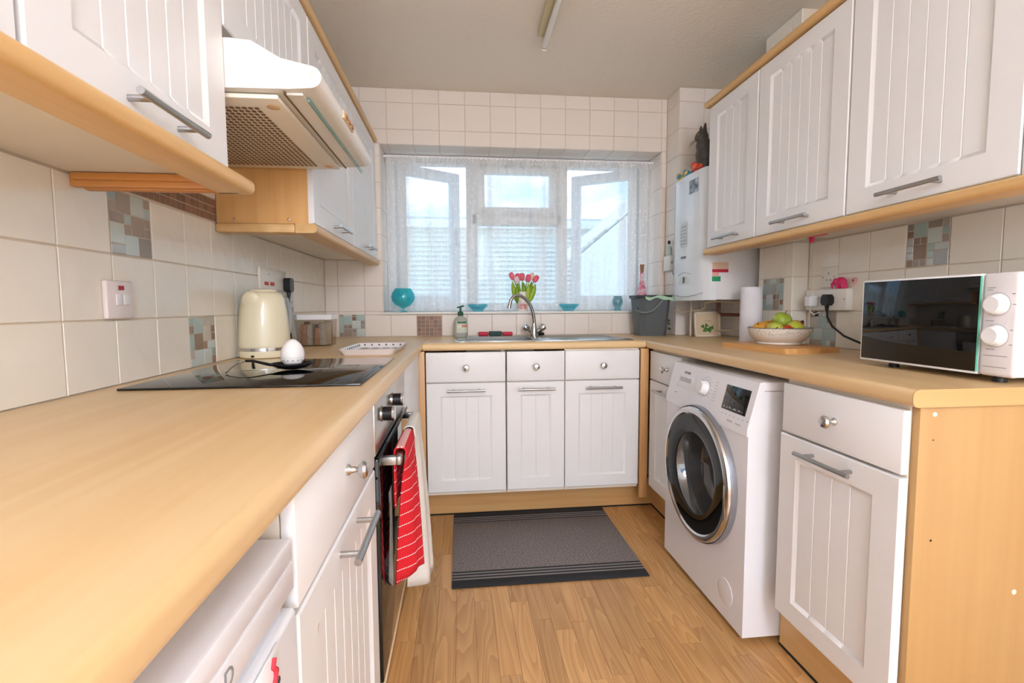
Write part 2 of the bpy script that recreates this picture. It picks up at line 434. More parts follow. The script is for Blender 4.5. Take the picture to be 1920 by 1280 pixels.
# back wall
OB = .0746-.15
tiles(wb, '-y', 0, 0, PX, .91, WZ0-.016, OB, .91, M_TILEB, skip=[(.1496, .985), (.5996, .985)])
tiles(wb, '-y', 0, 0, WX0, WZ0-.016, WZ1, OB, .91, M_TILEB)
tiles(wb, '-y', 0, 0, PX, WZ1, H, OB, .91, M_TILEB)
tiles(wb, '-y', 0, WX1, PX, WZ0-.016, WZ1, OB, .91, M_TILEB)
tiles(wb, '-z', WZ1-.003, WX0, WX1, 0, WD-.01, OB, 0, M_TILEB, ts=.15)
tiles(wb, '-x', WX1-.003, 0, WD-.01, WZ0, WZ1-.004, .004, .91, M_TILEB)
tiles(wb, '+x', WX0+.003, 0, WD-.01, WZ0, WZ1-.004, .004, .91, M_TILEB)
mosaic(wb, '-y', 0, .0746, .91, 12, .15, .145); mosaic(wb, '-y', 0, .5246, .91, 4, .15, .122, 'stone', 6)
tiles(wb, '-y', 0, .5246, .6746, 1.033, 1.039, .5246, 1.033, M_TILEB)
# right wall, boxing and pillar
OR = -.953-.15*10
tiles(wr, '-x', W, -2.35, BY0, .91, 1.36, OR, .91, M_TILE, skip=[(-1.478, 1.285), (-1.028, .985)])
mosaic(wr, '-x', W, -1.553, 1.21, 21); mosaic(wr, '-x', W, -1.103, .91, 22)
tiles(wx, '-x', BX, BY0, BY1, .91, 1.36, -.877-.15, .91, M_TILE, skip=[(-.802, 1.135)])
tiles(wx, '-x', BX, BY0, BY1, 2.06, H, -.877-.15, .91, M_TILE)
mosaic(wx, '-x', BX, -.877, 1.06, 31)
tiles(wx, '-y', BY0, BX, W-.001, .91, 1.36, BX, .91, M_TILE)
tiles(wr, '-x', W, BY1, PY, .91, 1.36, OR, .91, M_TILEB)
tiles(wp, '-x', PX, PY, 0, .91, H, -.15, .91, M_TILEB)
tiles(wp, '-y', PY, PX, W-.001, .91, H, PX, .91, M_TILEB)
# herb transfer on the pillar's lower tile
g = G(); R = random.Random(4)
for k in range(16):
    a, b = -.085+R.uniform(-.022, .022), .965+R.uniform(-.03, .045); s = R.uniform(.006, .011)
    g.prism([(a-s, b), (a, b-s*.6), (a+s, b+s*.2), (a+s*.2, b+s*.8)], 'x', PX-.0009, PX-.0001)
g.obj('herb_transfer', mat('herb_green', (64, 104, 62), .6), wp)

# sill board and edge trims
struct(G().box(WX0-.02, WX1+.0, -.012, WD, WZ0-.015, WZ0, .004), 'trim_1', mat('sill_white', (240, 236, 228), .35))
# floor: three-strip oak laminate
M_OAK = wood('oak_plank', (220, 172, 112), (188, 134, 78), 1, 1.0, .3, var=.13, rings=True, contrast=(.25, .8))
PW = .0655; pc = {}
for c in range(20):
    x = .56+c*PW; y = -.43-rnd.uniform(0, .35)*0
    y = -.43+rnd.uniform(0, .3)
    while y > -3.3:
        Ln = rnd.choice([.26, .32, .38, .44, .5]); y1 = y; y0 = y-Ln; y = y0
        if y0 > -.43: continue
        top = min(y1, -.40); L = round(top-y0, 2)
        if L not in pc:
            pc[L] = tile_mesh('pl', PW-.0006, L-.0006, Matrix.Identity(4), M_OAK, .006, .0004)
        o = bpy.data.objects.new('plank', pc[L]); COL.objects.link(o); o.parent = fl
        o.location = (x+PW/2, top-L/2, 0)
# ------------------------------------------------------------------ outside
M_CLAD = mat('white_cladding', (228, 230, 226), .6); M_FASC = mat('white_fascia', (240, 245, 245), .5)
nb = thing('neighbour_garage', 'white boarded outbuilding with a flat fascia seen through the net curtain', 'building', (0.2, 4.4, -.4))
g = G(); prof = []
for k in range(38):
    z = -.4+k*.07; prof += [(4.385, z), (4.425, z+.058), (4.43, z+.069)]
prof = [(4.6, -.4)]+prof+[(4.6, prof[-1][1])]
g.prism(prof, 'x', -4.0, 3.6); g.obj('boarding', M_CLAD, nb, 0)
G().box(-4.05, 3.65, 4.3, 4.65, 2.24, 2.36, .01).obj('fascia', M_FASC, nb)
G().box(-4.0, 3.6, 4.35, 7.0, 2.36, 2.40).obj('roof', mat('felt_roof', (200, 205, 205), .8), nb)
hs = thing('neighbour_house', 'pale gabled house wall with a sloping roof line at the right', 'building', (4.6, 3.4, -.4))
g = G(); g.prism([(2.35, -.4), (2.35, 1.75), (5.2, 4.1), (8.2, 1.75), (8.2, -.4)], 'y', 3.3, 3.6)
g.obj('wall', mat('pale_render', (222, 226, 224), .7), hs)
g = G(); g.prism([(2.2, 1.70), (2.2, 1.82), (5.2, 4.26), (8.4, 1.70), (8.4, 1.6), (5.2, 4.12)], 'y', 3.285, 3.62)
g.obj('roof', mat('roof_verge', (232, 236, 236), .7), hs)
single(G().box(-9, 9, .32, 14, -.5, -.4), 'yard_paving', mat('paving', (200, 200, 195), .8), 'pale paved yard outside the kitchen window', 'paving')
# outer brick reveal beside the sashes
g = G(); g.box(-.1, WX0-.0, .301, .40, 0, H); g.box(WX1, W+.1, .301, .40, 0, H); g.box(-.1, W+.1, .301, .40, 0, .98); g.box(-.1, W+.1, .301, .4, WZ1+.02, H)
struct(g, 'wall_outer', mat('brown_brick', (120, 104, 96), .85, noise=(30, .3)))
# ------------------------------------------------------------------ window
M_UPVC = mat('upvc', (238, 240, 242), .3); M_PANE = clear_glass('window_pane', (244, 250, 252), .012)
def bar_frame(g, x0, x1, z0, z1, t, y0, y1, bev=.006):
    g.box(x0, x0+t, y0, y1, z0, z1, bev); g.box(x1-t, x1, y0, y1, z0, z1, bev)
    g.box(x0+t*.9, x1-t*.9, y0, y1, z0, z0+t, bev); g.box(x0+t*.9, x1-t*.9, y0, y1, z1-t, z1, bev)
g = G(); FY0, FY1 = WD, WD+.07
bar_frame(g, WX0, WX1, WZ0, WZ1, .055, FY0, FY1)
M1, M2 = .865, 1.448      # mullion centres
g.box(M1-.035, M1+.035, FY0, FY1, WZ0+.04, WZ1-.04, .006); g.box(M2-.035, M2+.035, FY0, FY1, WZ0+.04, WZ1-.04, .006)
g.box(M1, M2, FY0, FY1, 1.605, 1.675, .006)
win = struct(g, 'window_1', M_UPVC)
G().box(M1+.03, M2-.03, FY0+.03, FY0+.036, WZ0+.05, 1.61).obj('pane', M_PANE, win)
g = G(); bar_frame(g, M1+.037, M2-.037, 1.672, WZ1-.058, .045, FY0-.012, FY0+.05)
vt = g.obj('vent_sash', M_UPVC, win)
G().box(M1+.07, M2-.07, FY0+.02, FY0+.026, 1.70, WZ1-.09).obj('pane', M_PANE, vt)
G().box(1.11, 1.22, FY0-.03, FY0-.012, 1.684, 1.70, .004).obj('handle', M_UPVC, vt)
def sash(hx, wdt, ang, sgn):
    s = bpy.data.objects.new('sash', None)
    g = G(); bar_frame(g, 0, wdt, 0, WZ1-WZ0-.085, .06, -.0, .06)
    Mx = Matrix.Translation((hx, FY0+.03, WZ0+.043)) @ Matrix.Rotation(ang*sgn, 4, 'Z')
    if sgn < 0: Mx = Mx @ Matrix.Translation((-wdt, 0, 0))
    g.xf(Mx); so = g.obj('sash', M_UPVC, win)
    bpy.data.objects.remove(s)
    G().box(.05, wdt-.05, .028, .034, .05, WZ1-WZ0-.135).xf(Mx).obj('pane', M_PANE, so)
    hxp = wdt-.03 if sgn > 0 else .03
    G().box(hxp-.008, hxp+.008, -.03, 0, .40, .52, .005).xf(Mx).obj('handle', M_UPVC, so)
sash(.402, .455, math.radians(31), 1); sash(1.958, .455, math.radians(31), -1)
# ------------------------------------------------------------------ net curtain
def lace():
    m = bpy.data.materials.new('lace_net'); m.use_nodes = True; t = m.node_tree; t.nodes.clear(); L = t.links.new
    o = t.nodes.new('ShaderNodeOutputMaterial'); tr = t.nodes.new('ShaderNodeBsdfTransparent')
    df = t.nodes.new('ShaderNodeBsdfDiffuse'); df.inputs[0].default_value = lin((246, 243, 238))
    tl = t.nodes.new('ShaderNodeBsdfTranslucent'); tl.inputs[0].default_value = lin((246, 243, 238))
    m1 = t.nodes.new('ShaderNodeMixShader'); m1.inputs[0].default_value = .38; L(df.outputs[0], m1.inputs[1]); L(tl.outputs[0], m1.inputs[2])
    tc = t.nodes.new('ShaderNodeTexCoord')
    # sprigs: small voronoi blots
    mp = t.nodes.new('ShaderNodeMapping'); mp.inputs['Scale'].default_value = (1, .02, .8); L(tc.outputs['Object'], mp.inputs[0])
    nz = t.nodes.new('ShaderNodeTexNoise'); nz.inputs['Scale'].default_value = 66; nz.inputs['Detail'].default_value = 0; L(mp.outputs[0], nz.inputs['Vector'])
    r1 = t.nodes.new('ShaderNodeMapRange'); r1.inputs['From Min'].default_value = .63; r1.inputs['From Max'].default_value = .70; L(nz.outputs['Fac'], r1.inputs[0])
    # bunched threads: vertical bands
    mp2 = t.nodes.new('ShaderNodeMapping'); mp2.inputs['Scale'].default_value = (1, 0, .06); L(tc.outputs['Object'], mp2.inputs[0])
    n2 = t.nodes.new('ShaderNodeTexNoise'); n2.inputs['Scale'].default_value = 13; n2.inputs['Detail'].default_value = 3; L(mp2.outputs[0], n2.inputs['Vector'])
    r2 = t.nodes.new('ShaderNodeMapRange'); r2.inputs['From Min'].default_value = .45; r2.inputs['From Max'].default_value = .7
    r2.inputs['To Min'].default_value = .44; r2.inputs['To Max'].default_value = .80; L(n2.outputs['Fac'], r2.inputs[0])
    a = t.nodes.new('ShaderNodeMath'); a.operation = 'MULTIPLY_ADD'; a.inputs[1].default_value = .09; a.use_clamp = True
    L(r1.outputs[0], a.inputs[0]); L(r2.outputs[0], a.inputs[2])
    mx = t.nodes.new('ShaderNodeMixShader'); L(a.outputs[0], mx.inputs[0]); L(tr.outputs[0], mx.inputs[1]); L(m1.outputs[0], mx.inputs[2])
    L(mx.outputs[0], o.inputs[0]); return m
M_LACE = lace()
cu = thing('net_curtain', 'white lace net curtain hanging across the whole kitchen window', 'curtain', (1.18, .12, WZ0))
def cfn(u, v):
    x = .345+u*1.665; z = WZ0+.004+v*(1.985-WZ0)
    amp = .008+.010*(1-v)
    y = .12+amp*(math.sin(u*74+1.5*math.sin(u*9))+.5*math.sin(u*151+2))
    return (x+.006*math.sin(u*60+v*2), y, z)
G().grid(cfn, 260, 10).obj('lace', M_LACE, cu, 80)
def hfn(u, v):
    return (.345+u*1.665, .112+.006*math.sin(u*420), 1.955+v*.035)
G().grid(hfn, 420, 2).obj('heading', M_LACE, cu, 80)
G().cyl((WX0+.004, .115, 1.992), (WX1-.008, .115, 1.992), .008, 10).obj('rail', M_WHITE, cu)
# ------------------------------------------------------------------ kitchen units: shared fittings
def door_geo(wd, h, mx=.068, mt=.062, mb=.058, d=.007, c=.010, plain=False, groove=.055):
    """routed door front in local space: u across, v up, front face at n=0, back at -0.018"""
    g = G(); t = .018; e = .003
    if plain:
        g.box(0, wd, 0, h, -t, 0, .003); return g
    us = [(0, -e), (e, 0), (mx, 0), (mx+c, -d)]
    pw = wd-2*mx-2*c; n = max(2, round(pw/groove)); inner = []
    for k in range(1, n):
        q = mx+c+pw*k/n; inner += [(q-.002, -d), (q, -d-.0022), (q+.002, -d)]
    cols = us+inner+[(wd-mx-c, -d), (wd-mx, 0), (wd-e, 0), (wd, -e)]
    rows = [(0, 0), (e, 0), (mb, 0), (mb+c, 1), (h-mt-c, 1), (h-mt, 0), (h-e, 0), (h, 0)]
    V = []; nr = len(rows)
    for (u, du) in cols:
        for (v, dv) in rows:
            if u in (0, wd) or v in (0, h): n_ = -e
            elif dv == 1 and mx+1e-6 < u < wd-mx-1e-6: n_ = du
            else: n_ = 0
            V.append((u, v, n_))
    Fc = [[i*nr+j, (i+1)*nr+j, (i+1)*nr+j+1, i*nr+j+1] for i in range(len(cols)-1) for j in range(nr-1)]
    b0 = len(V); V += [(0, 0, -t), (wd, 0, -t), (wd, h, -t), (0, h, -t)]
    nc = len(cols)
    Fc.append([b0, b0+1, b0+2, b0+3])
    Fc.append([i*nr for i in range(nc)]+[b0+1, b0]); Fc.append([i*nr+nr-1 for i in range(nc)]+[b0+2, b0+3])
    Fc.append([j for j in range(nr)]+[b0+3, b0]); Fc.append([(nc-1)*nr+j for j in range(nr)]+[b0+2, b0+1])
    g._mk(V, Fc); return g
def handle_geo(L=.186):
    g = G(); g.cyl((-L/2, 0, .034), (L/2, 0, .034), .006, 12)
    for s in (-1, 1): g.cyl((s*L*.34, 0, -.001), (s*L*.34, 0, .031), .0052, 10)
    return g
def knob_geo():
    return G().lathe([(.010, -.001), (.010, .003), (.006, .008), (.0055, .016), (.010, .020), (.0155, .025), (.0165, .029), (.013, .034), (.006, .036), (0, .0365)], n=24)
def add_front(root, Mx, wd, h, kind, hu=None, hv=None, **kw):
    """door or drawer front with its handle or knob"""
    if kind == 'drawer':
        f = door_geo(wd, h, plain=True).xf(Mx).obj('drawer_front', M_DOOR, root)
        knob_geo().xf(Mx @ Matrix.Translation((hu if hu else wd/2, hv if hv else h/2, 0))).obj('knob', M_CHROME, f)
    else:
        f = door_geo(wd, h, **kw).xf(Mx).obj('door', M_DOOR, root, 25)
        handle_geo().xf(Mx @ Matrix.Translation((hu if hu else wd/2, hv, 0))).obj('handle', M_SATIN, f)
    return f
ZB, ZD0, ZD1, ZT = .17, .713, .719, .864       # door bottom, door top, drawer bottom, drawer top
def nose(g, xf, sgn, z0, z1, a, b, back, axis='y', r=.014):
    """laminate slab with a rounded front edge. xf = front coordinate, back = rear coordinate"""
    P = []
    for k in range(7): t = PI/2*k/6; P.append((xf-sgn*(r-r*math.sin(t)), z1-r+r*math.cos(t)))
    for k in range(7): t = PI/2*k/6; P.append((xf-sgn*(r-r*math.cos(t)), z0+r-r*math.sin(t)))
    P += [(back, z0), (back, z1)]
    g.prism(P, axis, a, b); return g
# ------------------------------------------------------------------ worktops
ZW0, ZW = .872, .91
g = G(); nose(g, .6014, 1, ZW0, ZW, -3.3, 0, 0.001, 'y')
single(g, 'worktop', M_BEECH, 'long beech worktop along the left wall with the black hob set in it', 'worktop', base=(.3, -1.6, ZW0))
g = G(); HX0, HX1, HY0, HY1 = .80, 1.17, -.49, -.15
nose(g, -.584, -1, ZW0, ZW, .6016, 1.7134, HY0, 'x')
g.box(.6016, 1.7134, HY1, -.001, ZW0, ZW); g.box(.6016, HX0, HY0, HY1, ZW0, ZW); g.box(HX1, 1.7134, HY0, HY1, ZW0, ZW)
single(g, 'worktop', M_BEECHX, 'short beech worktop under the window holding the sink', 'worktop', base=(1.157, -.3, ZW0))
g = G(); nose(g, 1.7136, -1, ZW0, ZW, -2.038, -.001, W-.001, 'y')
wt = single(g, 'worktop', M_BEECH, 'beech worktop along the right wall under the microwave', 'worktop', base=(2.0, -1.0, ZW0))
g = G(); P = []
for k in range(7): t = PI/2*k/6; P.append((1.7136+.014-.014*math.sin(t), ZW-.014+.014*math.cos(t)))
for k in range(7): t = PI/2*k/6; P.append((1.7136+.014-.014*math.cos(t), ZW0+.014-.014*math.sin(t)))
P += [(W-.002, ZW0), (W-.002, ZW)]
g.prism(P, 'y', -2.0405, -2.038); g.obj('edge_strip', wood('beech_edge', (206, 164, 108), (198, 154, 98), 0, .6, .4), wt)
# ------------------------------------------------------------------ base units under the window
def base_back(x0, x1, label, top=ZW0-.001):
    t = thing('base_cabinet', label, 'cabinet', ((x0+x1)/2, -.3, ZB-.02), group='base units under the sink')
    G().box(x0-.001, x1+.001, -.566, -.003, ZB-.018, top).obj('body', M_CARC, t)
    add_front(t, fr_back(x0, ZD1, -.585), x1-x0, ZT-ZD1, 'drawer', hv=.071)
    add_front(t, fr_back(x0, ZB, -.585), x1-x0, ZD0-ZB, 'door', hv=.51)
base_back(.615, 1.0015, 'left cabinet of the three under the window, wide drawer over panelled door', .752)
base_back(1.008, 1.2965, 'narrow middle cabinet under the sink tap, drawer over panelled door', .752)
base_back(1.3005, 1.6825, 'right cabinet of the three under the window, wide drawer over panelled door')
M_POST = wood('post_beech', (218, 172, 116), (206, 154, 96), 2, .8, .4)
single(G().box(.545, .610, -.592, -.574, .1, ZW0-.001, .002), 'corner_post', M_POST, 'beech corner post between the oven run and the sink units', 'post')
single(G().box(1.687, 1.7285, -.592, -.574, .1, ZW0-.001, .002), 'corner_post', M_POST, 'beech corner post between the sink units and the right hand run', 'post')
def plinth(g, strip, label, name='plinth', m=None):
    p = single(g, name, m or M_TRIMX, label, 'plinth'); strip.obj('seal_strip', M_DARK, p); return p
plinth(G().box(.56, 1.8095, -.452, -.436, .007, .152), G().box(.56, 1.8095, -.455, -.436, 0.0005, .007), 'beech plinth board below the sink units')
plinth(G().box(1.81, 1.826, -.94, -.436, .007, .152), G().box(1.807, 1.826, -.94, -.436, 0.0005, .007), 'short beech plinth below the right corner cabinet', m=M_TRIM)
# ------------------------------------------------------------------ right hand run
t = thing('base_cabinet', 'corner cabinet half hidden behind the washing machine', 'cabinet', (2.0, -.77, ZB-.02))
G().box(1.7495, W-.002, -.932, -.595, ZB-.018, ZW0-.001).obj('body', M_CARC, t)
add_front(t, fr_right(-.603, ZD1, 1.731), .322, ZT-ZD1-.004, 'drawer', hu=.205, hv=.071)
add_front(t, fr_right(-.603, ZB, 1.731), .322, ZD0-ZB, 'door', hu=.205, hv=.508)
t = thing('base_cabinet', 'end cabinet under the microwave, drawer over panelled door', 'cabinet', (2.0, -1.82, ZB-.02))
G().box(1.7395, W-.002, -2.011, -1.625, ZB-.018, ZW0-.001).obj('body', M_CARC, t)
add_front(t, fr_right(-1.629, ZD1+.001, 1.720), .386, ZT-ZD1-.004, 'drawer', hu=.197, hv=.072)
add_front(t, fr_right(-1.622, ZB, 1.720), .393, ZD0-ZB, 'door', hu=.198, hv=.512)
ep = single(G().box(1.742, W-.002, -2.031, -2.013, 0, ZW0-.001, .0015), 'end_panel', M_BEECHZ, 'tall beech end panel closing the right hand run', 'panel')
for (x, z, r) in ((1.995, .45, .006), (1.775, .855, .005)): G().lathe([(r, -.001), (r, .0012), (r*.6, .002), (0, .0022)], (x, -2.031, z), 12, '-y').obj('screw_cap', M_CREAM, ep)
for (x, z, r) in ((1.783, .58, .0025), (1.775, .80, .0015)): G().lathe([(r, -.001), (r, .0006), (0, .0008)], (x, -2.031, z), 10, '-y').obj('screw_hole', M_DARK, ep)
plinth(G().box(1.79, 1.806, -2.012, -1.555, .007, .152), G().box(1.787, 1.806, -2.012, -1.555, .0005, .007), 'beech plinth below the end cabinet beside the washing machine', m=M_TRIM)
# washing machine
WMX, WY0, WY1, WZT = 1.668, -1.545, -.952, .848
wm = thing('washing_machine', 'white front loading washing machine under the right hand worktop', 'washing machine', (1.95, -1.25, 0))
cy, cz, RD = -1.25, .465, .249
g = G(); rh = .19; yL, yR, zB, zT_ = WY0, WY1, .022, .675
cv = []; rv = []
for k in range(64):
    a = 2*PI*k/64; dy, dz = math.cos(a), math.sin(a); cv.append((WMX, cy+rh*dy, cz+rh*dz))
    s = min(((yR-cy) if dy > 0 else (cy-yL))/max(abs(dy), 1e-6), ((zT_-cz) if dz > 0 else (cz-zB))/max(abs(dz), 1e-6))
    rv.append((WMX, cy+s*dy, cz+s*dz))
# snap rectangle corners
for c in ((yR, zT_), (yL, zT_), (yL, zB), (yR, zB)):
    k = min(range(64), key=lambda i: (rv[i][1]-c[0])**2+(rv[i][2]-c[1])**2); rv[k] = (WMX, c[0], c[1])
g._mk(cv+rv, [[i, (i+1) % 64, 64+(i+1) % 64, 64+i] for i in range(64)])
g.obj('front_panel', M_APPL, wm, 20)
g = G(); g.box(WMX+.018, 2.235, WY0, WY1, .022, WZT-.022, .004)
body = None
# body shell: sides, top, back (open at the drum)
g = G()
for (a, b) in ((WY0, WY0+.012), (WY1-.012, WY1)): g.box(WMX+.0004, 2.24, a, b, .022, .677); g.box(WMX+.048, 2.24, a, b, .676, .79)
g.box(2.22, 2.24, WY0, WY1, .022, .82); g.box(WMX+.001, 2.24, WY0+.01, WY1-.01, .022, .034)
body = g.obj('body', M_APPL, wm)
G().box(1.712, 2.245, WY0+.001, WY1-.001, .818, WZT, .006).obj('lid', M_APPL, wm)
G().box(1.70, 2.24, WY0+.001, WY1-.001, .79, .818).obj('body_rail', M_APPL, wm)
# moulded grips on the near side
for z in (.16, .33, .5, .66):
    g = G(); g.ball((1.84, WY0+.004, z), (.024, .008, .055), None, 16, 10); g.obj('side_moulding', mat('enamel_shade', (222, 222, 226), .35), wm)
# control panel, tilted back
cp = G(); cp.prism([(WMX-.004, .677), (WMX-.004, .70), (WMX+.034, .846), (WMX+.05, .848), (WMX+.05, .677)], 'y', WY0, WY1)
panel = cp.obj('control_panel', M_APPL, wm)
tl = math.atan2(.038, .146)
CPM = frame((WMX-.004, 0, .70), (0, -1, 0), (math.sin(tl), 0, math.cos(tl)), (-math.cos(tl), 0, math.sin(tl)))   # u=-y, v up the slope
def cpl(y, v, n=0): return CPM @ Matrix.Translation((-y, v, n))
G().box(-.070, .070, -.042, .042, -.002, .0012, .0008).xf(cpl(-1.447, .078)).obj('display', M_BGLASS, panel)
g = G()
for k, u in enumerate((-.055, -.04, -.034, -.02, -.014, .0, .008, .016, .03, .036, .05)): g.box(u-.0035, u+.0035, -.034, -.032 if k % 3 else -.029, .0012, .0015)
g.xf(cpl(-1.447, .078)).obj('display_print', M_LGREY, panel)
kn = G().lathe([(.029, -.001), (.029, .003), (.0255, .004), (.0245, .024), (.021, .027), (0, .027)], n=32).xf(cpl(-1.245, .083)).obj('program_knob', M_WHITE, panel)
G().ring([(.0295, 0), (.0295, .0012), (.0305, .0012), (.0305, 0)], (0, 0, 0), 32, 'z').xf(cpl(-1.245, .083)).obj('knob_ring', M_GREY, panel)
g = G()
for k in range(14):
    a = math.radians(-130+k*20); r = .042; x, y = r*math.sin(a), r*math.cos(a)
    g.box(x-.0055, x+.0055, y-.001, y+.001, 0, .0004)
for k in range(7): g.box(.058, .078, -.035+k*.011, -.033+k*.011, 0, .0004)
g.xf(cpl(-1.245, .083)).obj('program_print', M_LGREY, panel)
G().box(-.062, .062, -.028, .024, -.001, .0015, .001).xf(cpl(-1.085, .082)).obj('detergent_drawer', M_WHITE, panel)
G().box(-.046, .046, -.002, .016, .0012, .0022).xf(cpl(-1.085, .082)).obj('drawer_grip', M_LGREY, panel)
me = text_mesh('SIEMENS', .014); me.materials.append(M_GREY)
o = bpy.data.objects.new('lettering', me); COL.objects.link(o); o.parent = panel; o.matrix_local = Matrix.Translation(-ORG[wm.name]) @ cpl(-1.085, .118, .0008)
for k in range(6): G().box(-.06+k*.024, -.054+k*.024, -.002, .002, 0, .0004).xf(cpl(-1.447, .022)).obj('button_print', M_LGREY, panel)
for a in ((-.02, .012, -.020, -.015), (.03, .06, -.020, -.016), (.085, .093, .0, .004)): G().box(*a, 0, .0004).xf(cpl(-1.447, .022)).obj('button_print', M_LGREY, panel)
G().box(-.012, .012, -.002, .002, 0, .0004).xf(cpl(-1.03, .03)).obj('capacity_print', M_LGREY, panel)
# porthole door
dr = G().ring([(.249, 0), (.249, .016), (.243, .029), (.234, .034), (.224, .034), (.217, .028), (.217, 0)], (WMX, cy, cz), 64).obj('door_ring', M_CHROME, wm)
G().ring([(.249, .001), (.2505, .001), (.2505, .012), (.2485, .022)], (WMX, cy, cz), 64).obj('door_rim', mat('grey_rim', (150, 152, 158), .3, .6), dr)
G().ring([(.2175, .022), (.2175, .029), (.170, .031), (.150, .026), (.150, .020)], (WMX, cy, cz), 64).obj('door_glass_ring', mat('porthole_black', (5, 5, 6), .05, spec=.3), dr)
gb = clear_glass('porthole_glass', (196, 202, 206), .16, ((150, 154, 156), .22))
G().lathe_open([(.151, .024), (.146, .016), (.138, -.03), (.128, -.07), (.110, -.085), (.06, -.092), (.001, -.094)], (WMX, cy, cz), 48, '-x').obj('door_bowl', gb, dr)
G().box(WMX-.035, WMX-.030, -1.482, -1.470, .38, .50, .002).obj('door_grip', M_STEEL, dr)
g = G(); g.lathe_open([(.191, -.0), (.188, -.03), (.205, -.05), (.22, -.06), (.22, -.40), (.001, -.40)], (WMX, cy, cz), 48, '-x'); g.obj('drum', mat('drum_steel', (70, 72, 76), .35, .8), wm)
CL = [('coral_cloth', (214, 140, 120)), ('dark_cloth', (36, 40, 58)), ('white_cloth', (214, 216, 214)), ('black_cloth', (24, 24, 26))]
R = random.Random(3)
for k, (n_, c) in enumerate(CL):
    g = G()
    for q in range(5): g.ball((WMX+.2+R.uniform(-.05, .08), cy-.115+k*.078+R.uniform(-.02, .02), cz-.10+.02*k+R.uniform(-.05, .06)), (R.uniform(.03, .06), R.uniform(.018, .026), R.uniform(.02, .05)), None, 10, 8)
    o = remesh(g, 'laundry', mat(n_, c, .9), None, .012, 3)
    vs_ = [v.co.copy() for v in o.data.vertices]; c0 = sum(vs_, Vector())/len(vs_)
    o.data.transform(Matrix.Translation(-c0)); o.location = c0
    tag(o, ['coral garment behind the porthole glass', 'navy garment in the washing machine drum', 'white garment low in the washing machine drum', 'black garment at the back of the washing machine drum'][k], 'laundry', 'washing in the drum')
G().lathe([(.045, -.001), (.045, .0016), (.043, .002), (0, .002)], (WMX, -1.442, .115), 28, '-x').obj('filter_cover', M_APPL, wm)
for y in (WY0+.06, WY1-.06):
    for x in (WMX+.09, 2.16): G().lathe([(.022, 0), (.022, .008), (.012, .012), (.012, .024)], (x, y, 0), 16).obj('foot', M_BLACK, wm)
# ------------------------------------------------------------------ left hand run
t = thing('base_cabinet', 'cabinet between the white fridge and the oven, drawer over panelled door', 'cabinet', (.3, -2.09, ZB-.02))
G().box(.003, .566, -2.354, -1.826, ZB-.018, ZW0-.001).obj('body', M_CARC, t)
add_front(t, fr_left(-2.352, ZD1+.004, .585), .527, ZT-ZD1-.006, 'drawer', hv=.082)
add_front(t, fr_left(-2.352, ZB, .585), .527, ZD0-ZB+.002, 'door', hv=.516, mx=.07)
p = single(G().box(.52, .536, -2.36, -1.22, .0, .152), 'plinth', wood('pale_plinth', (240, 206, 148), (230, 190, 128), 1, .8, .4), 'pale beech plinth below the oven and left cabinet', 'plinth')
# built-under oven
ov = thing('built_in_oven', 'built-in electric oven with black glass door under the hob', 'oven', (.3, -1.52, .152))
G().box(.01, .565, -1.818, -1.222, .153, ZW0-.002).obj('body', M_STEEL, ov)
cp = G().box(.565, .586, -1.818, -1.222, .742, .866, .002).obj('control_panel', mat('oven_steel', (190, 188, 184), .25, .85), ov)
for y in (-1.72, -1.535):
    k = G().lathe([(.0195, 0), (.0195, .004), (.017, .005)], (.586, y, .822), 24, 'x').obj('knob_ring', M_CHROME, cp)
    k2 = G().lathe([(.0175, .004), (.0175, .026), (.016, .0265)], (.586, y, .822), 24, 'x').obj('knob', M_BLACK, cp)
    G().lathe([(.0182, .0265), (.0182, .031), (.0165, .033), (0, .033)], (.586, y, .822), 24, 'x').obj('knob_cap', M_CHROME, cp)
dg = G().box(.567, .592, -1.816, -1.224, .19, .735, .003).obj('door', M_BGLASS, ov)
G().box(.5915, .5945, -1.818, -1.222, .728, .738, .001).obj('door_trim', M_BLACK, dg)
G().box(.567, .590, -1.818, -1.222, .156, .188, .002).obj('lower_trim', mat('cream_strip', (240, 222, 190), .4), ov)
hd = G().box(.624, .638, -1.775, -1.265, .706, .728, .004).obj('door_handle', M_STEEL, dg)
for y in (-1.765, -1.275): G().box(.592, .626, y-.010, y+.010, .707, .727, .002).obj('bracket', M_STEEL, hd)
single(G().box(.003, .566, -1.215, -.61, .152, ZW0-.001), 'blank_cabinet', M_CARC, 'plain cream corner unit between the oven and the sink units', 'cabinet')
single(G().box(.5675, .583, -1.212, -.60, .17, .864, .002), 'filler_panel', M_DOOR, 'white filler panel beside the oven in the left corner', 'panel')
